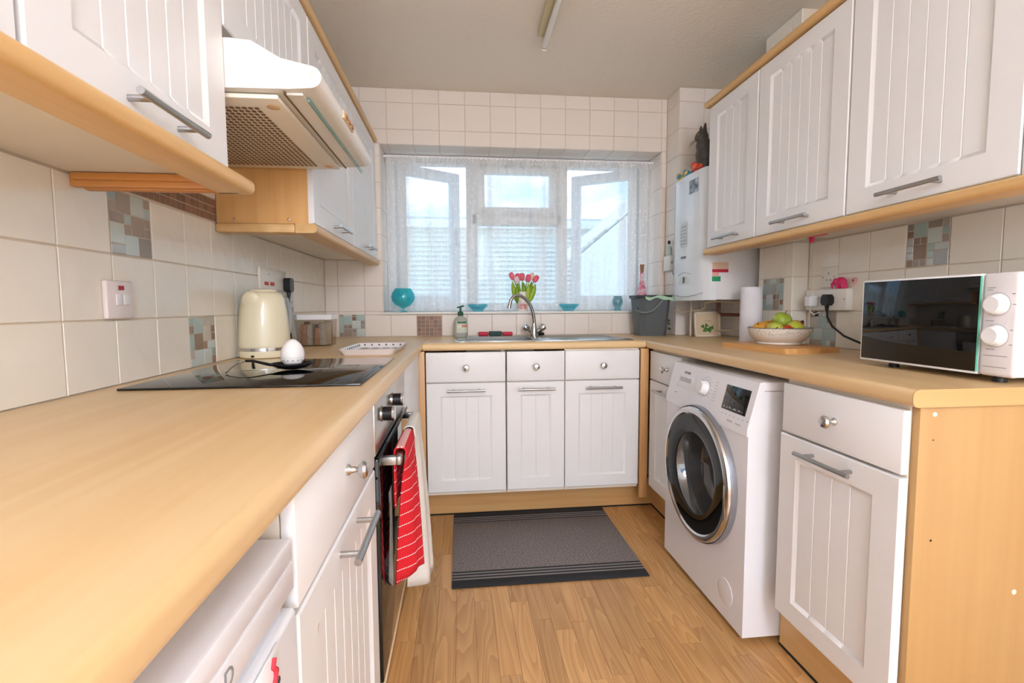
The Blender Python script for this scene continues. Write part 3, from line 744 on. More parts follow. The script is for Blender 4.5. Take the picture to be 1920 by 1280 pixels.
# towels over the oven handle
def towel(name, label, y0, y1, zf, zb, m, bulge, seed, skew=0.0, th=.004):
    R = random.Random(seed); ph = R.uniform(0, 6)
    path = []
    for k in range(8): path.append((.6165, zb+(.712-zb)*k/7, 'b'))
    for k in range(1, 8): t = PI*k/8; path.append((.631-.0145*math.cos(t), .7285+.010*math.sin(t), 't'))
    for k in range(17): path.append((.6455, .712+(zf-.712)*k/16, 'f'))
    n = len(path); nu = 28
    def fn(u, s):
        i = min(n-1, int(round(s*(n-1)))); x, z, kd = path[i]; y = y0+(y1-y0)*u
        if kd == 'f':
            d = (.712-z)/(.712-zf)
            x += .002+d**.6*(-.034*max(0, 1-u/.22)+bulge*math.sin(PI*min(1, max(0, (u-.06)/.94)))**.8+.004*math.sin(u*19+ph))
            y = y+(y0*.5+y1*.5-y)*.12*d+skew*d
            z += .012*math.sin(u*7+ph)*d
        elif kd == 'b': x += .0015*math.sin(u*16)-.0008
        return (x, y, z)
    g = G(); g.grid(fn, nu, n-1)
    me = g.mesh(name, 80); me.materials.append(m)
    o = bpy.data.objects.new(name, me); COL.objects.link(o)
    md = o.modifiers.new('thick', 'SOLIDIFY'); md.thickness = th; md.offset = 0
    c = Vector((.64, (y0+y1)/2, zf)); me.transform(Matrix.Translation(-c)); o.location = c
    return tag(o, label, 'towel')
def striped():
    m = mat('red_towel', (212, 28, 40), .95, bump=(400, .3)); t = m.node_tree; b = t.nodes['Principled BSDF']; L = t.links.new
    tc = t.nodes.new('ShaderNodeTexCoord'); sp = t.nodes.new('ShaderNodeSeparateXYZ'); L(tc.outputs['Object'], sp.inputs[0])
    def stripe(sock, scale, lo):
        a = t.nodes.new('ShaderNodeMath'); a.operation = 'MULTIPLY'; a.inputs[1].default_value = scale; L(sock, a.inputs[0])
        f = t.nodes.new('ShaderNodeMath'); f.operation = 'FRACT'; L(a.outputs[0], f.inputs[0])
        c = t.nodes.new('ShaderNodeMath'); c.operation = 'LESS_THAN'; c.inputs[1].default_value = lo; L(f.outputs[0], c.inputs[0]); return c.outputs[0]
    ad = t.nodes.new('ShaderNodeMath'); ad.operation = 'ADD'; L(sp.outputs['X'], ad.inputs[0]); L(sp.outputs['Y'], ad.inputs[1])
    mu = t.nodes.new('ShaderNodeMath'); mu.operation = 'MULTIPLY'; L(stripe(sp.outputs['Z'], 34, .09), mu.inputs[0]); L(stripe(ad.outputs[0], 120, .62), mu.inputs[1])
    mx = t.nodes.new('ShaderNodeMix'); mx.data_type = 'RGBA'; mx.inputs[6].default_value = lin((212, 28, 40)); mx.inputs[7].default_value = lin((250, 226, 220))
    L(mu.outputs[0], mx.inputs[0]); L(mx.outputs[2], b.inputs['Base Color']); return m
towel('tea_towel', 'red tea towel with white dashed stripes over the oven handle', -1.735, -1.55, .385, .585, striped(), .026, 2)
towel('tea_towel', 'off-white tea towel hanging beyond the red one on the oven handle', -1.52, -1.33, .24, .50, mat('white_towel', (232, 226, 216), .95, bump=(300, .3)), .036, 9)
# fridge
fr = thing('undercounter_fridge', 'white undercounter fridge at the near end of the left worktop', 'fridge', (.3, -2.66, 0))
G().box(.02, .545, -2.923, -2.374, .02, .796, .004).obj('body', M_APPL, fr)
ft = G().box(.02, .588, -2.925, -2.372, .796, .823, .004, 2).obj('top', M_APPL, fr)
G().box(.55, .588, -2.925, -2.372, .762, .7957, .003).obj('top_fascia', M_APPL, fr)
fd = G().box(.552, .590, -2.923, -2.374, .06, .742, .006, 3).obj('door', M_APPL, fr)
G().box(.555, .578, -2.90, -2.39, .738, .7625).obj('grip_recess', mat('recess_grey', (206, 208, 214), .4), fd)
me = text_mesh('D', .024); me.materials.append(M_GREY)
o = bpy.data.objects.new('lettering', me); COL.objects.link(o); o.parent = fr; o.matrix_local = Matrix.Translation(-ORG[fr.name]) @ fr_left(-2.532, .779, .5885)
for x in (.08, .5):
    for y in (-2.87, -2.41): G().lathe([(.02, 0), (.02, .006), (.012, .01), (.012, .022)], (x, y, 0), 14).obj('foot', M_BLACK, fr)
mg = thing('fridge_magnet', 'white magnet with red braid and dark sprig on the fridge door', 'magnet', (.5905, -2.475, .66))
G().box(.5903, .5925, -2.50, -2.435, .665, .742, .001).obj('card', M_WHITE, mg)
G().tube([(.5935, -2.492+.002*math.sin(k*2.2), .668+.008*k*.95) if False else (.5935, -2.452-.004*math.sin(k*1.9), .736-.007*k) for k in range(11)], .0028, 8).obj('braid', mat('red_braid', (214, 50, 66), .7), mg)
g = G()
for k in range(4): g.ball((.5932, -2.444+.003*(k % 2), .716-.012*k), (.0012, .003, .004), None, 8, 6)
g.obj('sprig', mat('dark_sprig', (50, 70, 60), .7), mg)
# ------------------------------------------------------------------ wall cabinets
ZU, ZUT, ZC = 1.362, 2.03, 1.36
def strip_nose(x_f, sgn, back, z0, z1, y0, y1, r=.012):
    g = G(); return nose(g, x_f, sgn, z0, z1, y0, y1, back, 'y', r)
# left near cabinets
def wall_left_unit(y0, y1, label, z0=ZU, doors=None, pel=None, ret=None, hand=True, side=None):
    t = thing('wall_cabinet', label, 'cabinet', (.15, (y0+y1)/2, z0))
    G().box(.001, .287, y0+.001, y1-.001, z0, ZUT-.001).obj('body', M_CARC, t)
    for (a, b, hu) in (doors or [(y0+.002, y1-.002, None)]):
        if hand: add_front(t, fr_left(a, z0+.002, .305), b-a, ZUT-z0-.006, 'door', hu=hu, hv=.030, mx=.072, mb=.072, mt=.072, groove=.052)
        else: door_geo(b-a, ZUT-z0-.006, .072, .06, .06, groove=.052).xf(fr_left(a, z0+.002, .305)).obj('door', M_DOOR, t, 25)
    return t
t = wall_left_unit(-2.322, -1.838, 'large white wall cabinet nearest the camera on the left wall', doors=[(-2.32, -1.84, .235)])
strip_nose(.345, 1, .275, 1.330, 1.3605, -2.80, -1.815).obj('pelmet', M_TRIM, t)
g = G()
g.box(.001, .30, -1.847, -1.829, 1.334, 1.3605, .002); g.box(.015, .32, -1.835, -1.815, 1.330, 1.348, .006); g.box(.01, .31, -1.856, -1.847, 1.346, 1.3605, .002)
g.obj('pelmet_return', wood('shaded_return_wood', (214, 150, 84), (196, 128, 62), 0, .8, .4), t)  # trim beech with the shade of its inner face put into the colour
t = wall_left_unit(-2.80, -2.326, 'white wall cabinet cut off by the left edge of the picture')
# over the hood, and far pair
t = wall_left_unit(-1.836, -1.247, 'short white wall cabinet directly above the cooker hood', z0=1.668, hand=False)
t = wall_left_unit(-1.245, -.004, 'white wall cabinet with two doors between the hood and the window', doors=[(-1.243, -.624, .32), (-.62, -.006, .30)])
G().box(.001, .288, -1.2465, -1.2445, ZU, 1.667).obj('side_panel', wood('side_beech', (226, 176, 112), (214, 158, 94), 2, .8, .4), t)
g = strip_nose(.318, 1, .25, 1.330, 1.3605, -1.262, -.003); g.box(.001, .2495, -1.262, -1.20, 1.330, 1.3605, .008)
g.obj('pelmet', M_TRIM, t)
for x in (.055, .225): G().lathe([(.004, -.0005), (.004, .0012), (0, .002)], (x, -1.2465, 1.376), 10, '-y').obj('screw', M_STEEL, t)
G().box(.10, .24, -1.0, -.1, 1.354, 1.3615).obj('base_board', M_CARC, t)
lt = thing('cabinet_light', 'small white puck light under the far left wall cabinet', 'light', (.24, -.80, 1.345))
G().lathe([(.03, .0165), (.03, .004), (.026, 0), (0, 0)], (.24, -.80, 1.345), 20).obj('housing', M_WHITE, lt)
G().box(.225, .25, -.85, -.832, 1.350, 1.3615).obj('switch', M_BLACK, lt)
single(strip_nose(.322, 1, .22, ZUT+.001, 2.056, -2.80, -.004), 'cornice', M_TRIM, 'beech cornice along the top of the left wall cabinets', 'cornice')
# right wall cabinets
RB = [(-.662, -1.044, 2.236, 'right wall cabinet beside the boiler'), (-1.050, -1.512, 2.31, 'middle of the three right wall cabinets, above the fruit bowl'), (-1.518, -1.992, 2.31, 'right wall cabinet above the microwave, largest in view')]
for (a, b, xb, lab) in RB:
    t = thing('wall_cabinet', 'white panelled '+lab if 'middle' not in lab else 'white panelled '+lab, 'cabinet', (2.15, (a+b)/2, ZU))
    G().box(2.0035, xb, b-.002, a+.002, ZU, ZUT-.001).obj('body', M_CARC, t)
    add_front(t, fr_right(a, ZU+.002, 1.985), a-b, ZUT-ZU-.006, 'door', hu={-.662: .2, -1.050: .238, -1.518: .238}[a], hv=.030, mx=.07, mb=.068, mt=.06, groove=.052)
single(strip_nose(1.968, -1, 2.045, 1.331, 1.3605, -2.45, -.655), 'pelmet', M_TRIM, 'beech pelmet under the right wall cabinets', 'pelmet')
single(strip_nose(1.965, -1, 2.08, ZUT+.001, 2.058, -2.45, -.640), 'cornice', M_TRIM, 'beech cornice along the top of the right wall cabinets', 'cornice')
t = single(G().box(1.986, 2.31, -2.45, -1.9955, ZU, ZUT-.001, .002), 'wall_cabinet', M_DOOR, 'white wall cabinet end at the right edge of the picture', 'cabinet')
single(G().box(2.06, 2.2385, -.655, -.648, 1.362, 2.0, .001), 'filler_panel', M_WHITE, 'thin white panel between boiler and wall cabinet', 'panel')
# ------------------------------------------------------------------ cooker hood
M_HOOD = mat('hood_enamel', (246, 242, 234), .35); M_HOODG = mat('hood_under', (246, 234, 212), .4)
hy0, hy1 = -1.834, -1.25
hd = thing('cooker_hood', 'cream visor cooker hood below the short left wall cabinet', 'cooker hood', (.25, -1.54, 1.54))
g = G(); ar = [(.482, 1.551)]
P = [(.001, 1.545), (.02, 1.541), (.43, 1.547), (.478, 1.551)]
for k in range(9): a = -PI/2+PI*k/8*.92; P.append((.474+.023*math.cos(a), 1.5735+.0225*math.sin(a)))
P += [(.415, 1.609), (.356, 1.642), (.315, 1.645), (.001, 1.645)]
g.prism(P, 'y', hy0, hy1); g.obj('body', M_HOOD, hd)
und = G().box(.03, .40, hy0+.02, hy1-.02, 1.533, 1.5435, .003).obj('underside_panel', M_HOODG, hd)
# filter grille: frame and slots
fm = mat('filter_slot', (136, 106, 76), .8)
g = G(); slot = []
for i in range(20):
    for j in range(26):
        x = .075+i*.0135; y = -1.765+j*.0178+(.006 if False else 0)
        g.box(x, x+.0088, y, y+.0105, 1.5318, 1.5332)
sl = g.obj('filter_slots', fm, und); sl['kind'] = 'stuff'
for (x, y) in ((.375, -1.77), (.375, -1.31)): G().lathe([(.014, .002), (.014, -.002), (.008, -.004), (0, -.004)], (x, y, 1.5335), 14).obj('filter_catch', mat('catch_tan', (226, 188, 140), .5), und)
G().box(.418, .452, hy0+.02, hy1-.02, 1.5425, 1.5475).obj('lamp_cover', M_HOOD, hd)
G().box(.415, .418, hy0+.01, hy1-.01, 1.540, 1.547).obj('visor_groove', mat('groove_brown', (120, 96, 70), .8), hd)
v = G(); v.box(-.002, .002, hy0+.045, hy1+.045, -.006, .004, .0008); v.xf(Matrix.Translation((.456, 0, 1.546)))
v.obj('glass_visor', mat('visor_glass', (120, 158, 148), .1, spec=.6), hd)
G().lathe([(.006, -.001), (.006, .001), (0, .0015)], (.474, hy0, 1.578), 14, '-y').obj('cap', M_CREAM, hd)
sw = G().box(.492, .499, -1.64, -1.53, 1.563, 1.583, .002).obj('switch_plate', mat('switch_tan', (226, 196, 148), .4), hd)
for y in (-1.625, -1.592, -1.559): G().box(.498, .5015, y, y+.02, 1.567, 1.579, .001).obj('switch', mat('switch_brown', (170, 110, 64), .4), sw)
# ------------------------------------------------------------------ hob
hb = thing('ceramic_hob', 'black glass ceramic hob set in the left worktop', 'hob', (.305, -1.547, ZW))
G().box(.052, .560, -1.83, -1.268, ZW+.0001, ZW+.0055, .0015).obj('glass', M_BGLASS, hb)
# ------------------------------------------------------------------ sink, tap and things round it
M_SINK = mat('sink_steel', (168, 166, 160), .22, 1)
sk = thing('sink', 'stainless steel inset sink with drainer under the window', 'sink', (1.2, -.32, ZW-.15))
g = G(); z0, z1 = ZW-.0005, ZW+.004; SX0, SX1, SY0, SY1 = .755, 1.665, -.545, -.045
bx0, bx1, by0, by1 = .815, 1.155, -.475, -.165
g.box(SX0, bx0, SY0, SY1, z0, z1, .0015); g.box(bx1, SX1, SY0, SY1, z0, z1, .0015); g.box(bx0-.001, bx1+.001, SY0, by0, z0, z1, .0015); g.box(bx0-.001, bx1+.001, by1, SY1, z0, z1, .0015)
g.obj('rim', M_SINK, sk)
g = G(); zb = ZW-.15
g.box(bx0-.003, bx0, by0, by1, zb, z1); g.box(bx1, bx1+.003, by0, by1, zb, z1); g.box(bx0, bx1, by0-.003, by0, zb, z1); g.box(bx0, bx1, by1, by1+.003, zb, z1); g.box(bx0, bx1, by0, by1, zb-.003, zb)
g.obj('bowl', M_SINK, sk)
for k in range(8): G().tube([(1.25, -.46+k*.045, z1-.001), (1.62, -.46+k*.045, z1-.001)], .004, 8, flat=.6).obj('drainer_ridge', M_SINK, sk)
tp = thing('mixer_tap', 'chrome mixer tap with swan neck spout and two knobs', 'tap', (1.215, -.115, ZW+.004))
G().lathe([(.026, .914), (.026, .918), (.022, .922), (.020, .945), (.017, .965), (.0135, .975), (.0135, .985), (0, .986)], (1.215, -.115, 0), 24).obj('body', M_CHROME, tp)
sp = [(1.217, -.115, .975), (1.216, -.117, 1.0), (1.211, -.122, 1.035), (1.199, -.130, 1.075), (1.181, -.140, 1.106), (1.158, -.150, 1.130), (1.130, -.160, 1.146), (1.104, -.168, 1.148), (1.084, -.174, 1.138), (1.072, -.178, 1.120), (1.066, -.180, 1.10), (1.062, -.182, 1.080)]
G().tube(sp, .0098, 14).obj('spout', M_STEEL, tp)
G().cyl((1.0632, -.1818, 1.088), (1.0612, -.1824, 1.074), .0122, 14).obj('nozzle', M_CHROME, tp)
for s in (-1, 1):
    G().tube([(1.215+s*.012, -.115, .93), (1.215+s*.036, -.122, .952)], .011, 12).obj('valve', M_CHROME, tp)
    d = Vector((s*.8, -.25, .62)).normalized(); c = Vector((1.215+s*.036, -.122, .952))
    k = G().lathe([(.010, -.004), (.019, .003), (.0205, .012), (.0205, .026), (.018, .032), (.010, .035), (0, .0355)], n=20)
    k.xf(Matrix.Translation(c) @ d.to_track_quat('Z', 'Y').to_matrix().to_4x4()).obj('tap_knob', M_CHROME, tp)
single(G().lathe([(.021, 0), (.023, .006), (.020, .014), (.008, .017), (.006, .022), (0, .022)], (1.262, -.075, ZW+.004), 20), 'sink_plug', M_BLACK, 'black rubber sink plug behind the tap', 'plug')
single(G().box(.888, .948, -.10, -.06, ZW+.004, ZW+.026, .008, 3), 'sponge', mat('red_sponge', (214, 62, 84), .9), 'red sponge at the left of the row behind the sink', 'sponge')
single(G().box(.951, 1.028, -.10, -.06, ZW+.004, ZW+.029, .006, 3), 'scourer', mat('green_scourer', (62, 84, 80), .95), 'dark green scourer between the two red sponges', 'scourer')
single(G().box(1.031, 1.092, -.10, -.06, ZW+.004, ZW+.025, .008, 3), 'sponge', mat('red_sponge', (214, 62, 84), .9), 'red sponge nearest the tap behind the sink', 'sponge')
# soap bottle
sb = thing('soap_dispenser', 'clear hand soap bottle with green pump at the left of the sink', 'soap bottle', (.785, -.15, ZW+.004))
G().lathe([(0, .0), (.036, .0), (.040, .006), (.041, .05), (.040, .085), (.032, .105), (.016, .115), (.013, .122), (.013, .126), (0, .126)], (.785, -.15, ZW+.004), 28, 'z', 1, .62).obj('bottle', mat('soap_clear', (214, 216, 204), .12, trans=.45, ior=1.3), sb)
G().lathe([(.014, .120), (.0165, .124), (.0165, .138), (.008, .146), (.006, .150), (.0055, .168), (0, .168)], (.785, -.15, ZW+.004), 20).obj('pump', mat('soap_green', (44, 92, 66), .4), sb)
G().tube([(.805, -.155, ZW+.180), (.79, -.152, ZW+.176), (.766, -.148, ZW+.170)], [.006, .0075, .0055], 10, flat=.7).obj('pump_head', MATS['soap_green'], sb)
def lab(z0, z1, m, nm, a0=-1.15, a1=.75, dr=.0006):
    g = G(); V = []; N = 10
    for z in (z0, z1):
        for k in range(N+1):
            a = -PI/2+a0+(a1-a0)*k/N+.15; V.append((.785+(.041+dr)*math.cos(a), -.15+(.041+dr)*.62*math.sin(a), ZW+.004+z))
    g._mk(V, [[k, k+1, N+2+k, N+1+k] for k in range(N)]); return g.obj(nm, m, sb)
lab(.022, .090, mat('soap_label', (212, 214, 196), .5), 'label', -.75, 1.0)
lab(.076, .088, mat('soap_label_green', (70, 112, 74), .5), 'label_band', -.62, .8, .0011)
lab(.054, .068, mat('soap_label_coral', (214, 140, 116), .5), 'label_picture', .0, .9, .0011)
lab(.056, .064, mat('soap_label_white', (240, 234, 232), .5), 'label_flower', -.6, -.05, .0011)
# ------------------------------------------------------------------ window sill ornaments
SZ = WZ0
M_TURQ = clear_glass('turquoise_glass', (186, 242, 246), .06, ((70, 222, 230), .26)); M_TURQL = clear_glass('pale_turquoise_glass', (196, 240, 246), .06, ((120, 216, 230), .26))
gb = thing('goblet', 'round turquoise glass goblet on the window sill', 'goblet', (.446, .016, SZ))
flt = lambda h: 1.0 if h > .03 else 0.0
G().lathe([(0, .0), (.026, .0), (.024, .003), (.008, .008), (.007, .022), (.020, .030), (.045, .043), (.064, .068), (.069, .088), (.063, .112), (.050, .134), (.046, .140), (.043, .139), (.047, .133), (.060, .111), (.066, .088), (.061, .069), (.043, .046), (0, .034)], (.446, .016, SZ), 40, flute=(flt, .012)).obj('bowl', M_TURQ, gb)
def sill_dish(x, lab):
    t = thing('glass_dish', lab, 'dish', (x, .03, SZ), group='turquoise dishes on the sill')
    G().lathe([(0, 0), (.030, 0), (.032, .004), (.044, .018), (.054, .028), (.060, .031), (.0615, .044), (.058, .044), (.055, .034), (.040, .022), (.028, .010), (0, .009)], (x, .03, SZ), 36).obj('bowl', M_TURQL, t)
sill_dish(.890, 'pale turquoise glass dish on the sill above the soap bottle')
sill_dish(1.456, 'pale turquoise glass dish on the sill right of the tap')
t = thing('bud_vase', 'small pale blue glass vase at the right of the sill', 'vase', (1.769, .03, SZ))
G().lathe([(0, 0), (.021, 0), (.022, .006), (.018, .016), (.027, .034), (.033, .056), (.030, .074), (.024, .083), (.027, .091), (.025, .091), (.022, .083), (.027, .073), (.030, .056), (.024, .036), (.012, .020), (0, .016)], (1.769, .03, SZ), 28).obj('body', clear_glass('ice_blue_glass', (206, 232, 236), .08, ((200, 226, 230), .15)), t)
G().lathe([(0, .001), (.0205, .001), (.0215, .006), (.017, .015), (0, .015)], (1.769, .03, SZ), 24).obj('base_tint', M_TURQ, t)
jg = thing('jug', 'white china jug with pink flower print holding tulips', 'jug', (1.166, .04, SZ))
M_CHINA = mat('china', (240, 232, 226), .2)
G().lathe([(0, 0), (.034, 0), (.0355, .004), (.034, .03), (.031, .07), (.029, .10), (.031, .120), (.028, .120), (.026, .10), (.028, .07), (.03, .02), (0, .014)], (1.166, .04, SZ), 32).obj('body', M_CHINA, jg)
G().tube([(1.194, .04, SZ+.105), (1.212, .04, SZ+.108), (1.226, .04, SZ+.092), (1.224, .04, SZ+.068), (1.208, .04, SZ+.05), (1.195, .04, SZ+.048)], .004, 8).obj('handle', M_CHINA, jg)
def band(z0, z1, m, nm, par, cx, cyy, rr):
    g = G(); g.lathe_open([(rr+.0006, z0), (rr+.0002, z1)], (cx, cyy, SZ), 32); return g.obj(nm, m, par)
band(.004, .044, mat('flower_print', (226, 140, 138), .3, noise=(60, .5), rgb2=(238, 214, 204)), 'flower_print', jg, 1.166, .04, .0345)
TU = [(-.056, -.004, .135, .62, (240, 110, 128), 'pink tulip at the far left of the bunch'), (-.030, -.012, .108, .35, (236, 214, 214), 'white tulip low on the left of the bunch'),
      (-.022, .006, .128, .2, (228, 96, 112), 'deep pink tulip left of centre in the bunch'), (.0, .008, .130, .05, (220, 106, 128), 'purple-pink tulip in the middle of the bunch'),
      (.030, -.010, .122, .3, (240, 98, 124), 'large pink tulip right of centre in the bunch'), (.052, .012, .134, .42, (236, 214, 190), 'cream tulip at the right of the bunch'), (.074, -.002, .120, .62, (238, 104, 126), 'pink tulip at the far right of the bunch')]
for k, (dx, dy, dz, tilt, c, lab_) in enumerate(TU):
    base = Vector((1.166+dx*.18, .04+dy*.2, SZ+.018)); top = Vector((1.166+dx, .04+dy, SZ+.062+dz))
    t = thing('tulip', lab_, 'tulip', tuple(base), group='tulips in the jug')
    mid = base*.4+top*.6; mid.x -= dx*.28
    G().tube([base, base*.6+mid*.4, mid, top], [.0032, .0032, .003, .003], 8).obj('stem', mat('tulip_stem', (140, 172, 44), .5), t)
    d = (top-mid).normalized(); Mx = Matrix.Translation(top) @ d.to_track_quat('Z', 'Y').to_matrix().to_4x4()
    g = G()
    for q in range(6):
        a = q*PI/3; r = .0092 if q % 2 else .0078
        g.ball((r*.85*math.cos(a), r*.85*math.sin(a), .020), (.0098, .0098, .024), None, 10, 8)
    g.xf(Mx).obj('bloom', mat('tulip_%d' % k, c, .5), t)
    side = -1 if dx < 0 else 1
    def leaf(u, v, base=base, top=top, dx=dx, dy=dy, side=side):
        p = base.lerp(top+Vector((side*.006, -.006, -.012)), u); wv = .0165*math.sin(min(1, u*1.02)*PI)**.7+.0012
        return (p.x+(v-.5)*2*wv+side*.010*math.sin(u*PI), p.y-.010*math.sin(u*PI)-.004*(1-abs(v-.5)*2), p.z)
    g = G(); g.grid(leaf, 10, 2); o = g.obj('leaf', mat('tulip_leaf_%d' % (k % 2), ((160, 190, 62), (132, 166, 30))[k % 2], .5), t, 80)
    md = o.modifiers.new('thick', 'SOLIDIFY'); md.thickness = .0012
# oil bottle with cork behind the caddy
t = thing('cork_bottle', 'floral bottle with a cork stopper behind the grey caddy', 'bottle', (1.925, .03, SZ))
G().lathe([(0, 0), (.036, 0), (.037, .01), (.036, .06), (.028, .12), (.016, .17), (.011, .20), (.010, .235), (.012, .238), (0, .238)], (1.925, .03, SZ), 24).obj('body', mat('floral_glass', (240, 226, 226), .2, noise=(34, .5), rgb2=(206, 60, 110)), t)
G().lathe([(.0085, .232), (.0115, .262), (.0135, .288), (0, .288)], (1.925, .03, SZ), 16).obj('cork', mat('cork', (160, 108, 76), .8), t)
# ------------------------------------------------------------------ compost caddy
cb = thing('compost_caddy', 'grey plastic compost caddy with green liner and swing handle', 'bin', (1.905, -.16, ZW))
M_CAD = mat('caddy_grey', (92, 96, 98), .45)
def tapered(g, cx, cy_, w0, d0, w1, d1, z0, z1, ch=.028, cap=True):
    V = []
    for (w_, d_, z) in ((w0, d0, z0), (w1, d1, z1)):
        a, b = w_/2, d_/2
        V += [(cx-a+ch, cy_-b, z), (cx+a-ch, cy_-b, z), (cx+a, cy_-b+ch, z), (cx+a, cy_+b-ch, z), (cx+a-ch, cy_+b, z), (cx-a+ch, cy_+b, z), (cx-a, cy_+b-ch, z), (cx-a, cy_-b+ch, z)]
    Fc = [[i, (i+1) % 8, 8+(i+1) % 8, 8+i] for i in range(8)]
    if cap: Fc += [list(range(8))[::-1], [8+i for i in range(8)]]
    g._mk(V, Fc); return g
tapered(G(), 1.905, -.16, .160, .15, .190, .19, ZW, ZW+.225).obj('body', M_CAD, cb, 20)
g = tapered(G(), 1.905, -.16, .204, .198, .210, .204, ZW+.218, ZW+.236); g.box(1.79, 1.82, -.22, -.14, ZW+.216, ZW+.228, .004); g.obj('rim', mat('caddy_dark', (66, 72, 74), .45), cb, 20)
g = G()
def lfn(u, v):
    a, y = 1.835+u*.168, -.2635-.001*v
    return (a, y+.0015*math.sin(u*30), ZW+.229-.006*math.sin(u*9)-v*(.012+.012*u+.006*math.sin(u*13)))
g.grid(lfn, 24, 3); o = g.obj('liner', mat('liner_green', (170, 204, 170), .5), cb, 80); md = o.modifiers.new('thick', 'SOLIDIFY'); md.thickness = .0012
hp = [(1.806, -.20, ZW+.150), (1.812, -.25, ZW+.138), (1.845, -.272, ZW+.136), (1.878, -.274, ZW+.148), (1.91, -.270, ZW+.178), (1.935, -.266, ZW+.205)]
G().tube(hp, .0052, 10).obj('handle', mat('caddy_handle', (120, 126, 122), .4), cb)
G().lathe([(.012, 0), (.012, .008), (0, .009)], (1.815, -.20, ZW+.152), 14, '-x').obj('pivot', MATS['caddy_dark'], cb)
# ------------------------------------------------------------------ boiler corner
M_BOIL = mat('boiler_white', (234, 236, 238), .12, coat=.3)
bo = thing('boiler', 'white wall hung gas boiler in the corner beside the window', 'boiler', (2.15, -.425, 1.112))
g = G(); P = []
yb0, yb1 = -.625, -.228
# plan outline with gently bowed front
N = 16
for k in range(N+1):
    u = k/N; y = yb0+(yb1-yb0)*u; e = min(1, u*9, (1-u)*9); P.append((2.003-.014*math.sin(u*PI)+.022*(1-e)**2, y))
P += [(2.06, yb1), (2.06, yb0)]
g.prism(P, 'z', 1.112, 1.772); g.obj('front_cover', M_BOIL, bo, 30)
G().box(2.0605, 2.295, yb0+.002, yb1-.002, 1.114, 1.768, .004).obj('body', mat('boiler_side', (232, 228, 226), .3), bo)
def bowed(y): u = (y-yb0)/(yb1-yb0); return 2.003-.014*math.sin(u*PI)
def decal(y0, y1, z0, z1, m, nm, d=.0012):
    g = G(); n = 6; V = []
    for z in (z0, z1):
        for k in range(n+1): y = y0+(y1-y0)*k/n; V.append((bowed(y)-d, y, z))
    g._mk(V, [[k, k+1, n+2+k, n+1+k] for k in range(n)]); return g.obj(nm, m, bo)
decal(-.545, -.455, 1.665, 1.735, mat('sticker_photo', (92, 104, 118), .4, noise=(40, .5), rgb2=(200, 206, 214)), 'sticker')
decal(-.44, -.36, 1.40, 1.53, mat('notice_paper', (214, 218, 218), .5), 'notice')
g = G()
for k in range(6):
    z = 1.415+k*.018; y0 = -.43; V = [(bowed(y0)-.002, y0, z), (bowed(-.37)-.002, -.37, z), (bowed(-.37)-.002, -.37, z+.003), (bowed(y0)-.002, y0, z+.003)]; g._mk(V, [[0, 1, 2, 3]])
g.obj('notice_print', M_GREY, bo)
decal(-.435, -.372, 1.338, 1.350, M_GREY, 'badge')
decal(-.475, -.345, 1.200, 1.245, mat('control_flap', (222, 224, 216), .3), 'control_flap')
decal(-.425, -.405, 1.205, 1.238, M_BLACK, 'control_display', .002)
g = G(); n = 12
for (y0, y1, zc, am) in ((-.49, -.34, 1.250, .012), (-.60, -.26, 1.150, -.018)):
    g.tube([(bowed(y0+(y1-y0)*k/n)-.001, y0+(y1-y0)*k/n, zc+am*math.sin(PI*k/n)) for k in range(n+1)], .0016, 6)
g.obj('front_crease', mat('crease_grey', (170, 174, 174), .4), bo)
st = [(2.10, 2.185, 1.268, 1.300, (228, 196, 168)), (2.10, 2.185, 1.250, 1.266, (196, 44, 62)), (2.10, 2.135, 1.232, 1.249, (240, 170, 158)), (2.10, 2.145, 1.205, 1.230, (40, 158, 104))]
for k, (x0, x1, z0, z1, c) in enumerate(st): G().box(x0-.065, x1-.065, yb0-.0002, yb0+.0025, z0, z1).obj('safety_sticker', mat('sticker_%d' % k, c, .5), bo)
# pipes below
for (pts, r, m, lab_) in (
    ([(2.10, -.28, 1.112), (2.10, -.28, .912)], .008, mat('copper_painted', (214, 196, 176), .4, .2), 'painted boiler pipe running down to the worktop'),
    ([(2.20, -.40, 1.112), (2.20, -.40, 1.05), (2.21, -.41, 1.035), (2.29, -.52, 1.033)], .009, mat('brown_pipe', (110, 62, 44), .4), 'brown bent pipe below the boiler')):
    single(G().tube(pts, r, 10), 'boiler_pipe', m, lab_, 'pipe')
M_CABLE = mat('cream_cable', (214, 196, 158), .5)
single(G().tube([(2.03, -.20, 1.06), (2.05, -.26, 1.045), (2.08, -.33, 1.055), (2.11, -.38, 1.06), (2.12, -.40, 1.075), (2.11, -.42, 1.10), (2.14, -.45, 1.106), (2.24, -.55, 1.10), (2.27, -.62, 1.10)], .0038, 8), 'boiler_cable', M_CABLE, 'cream cable looping under the boiler', 'cable')
single(G().tube([(2.20, -.34, .95), (2.24, -.42, .945), (2.27, -.55, .955), (2.29, -.66, .96)], .004, 8), 'boiler_cable', M_CABLE, 'pale cable low on the tiles behind the kitchen roll', 'cable')
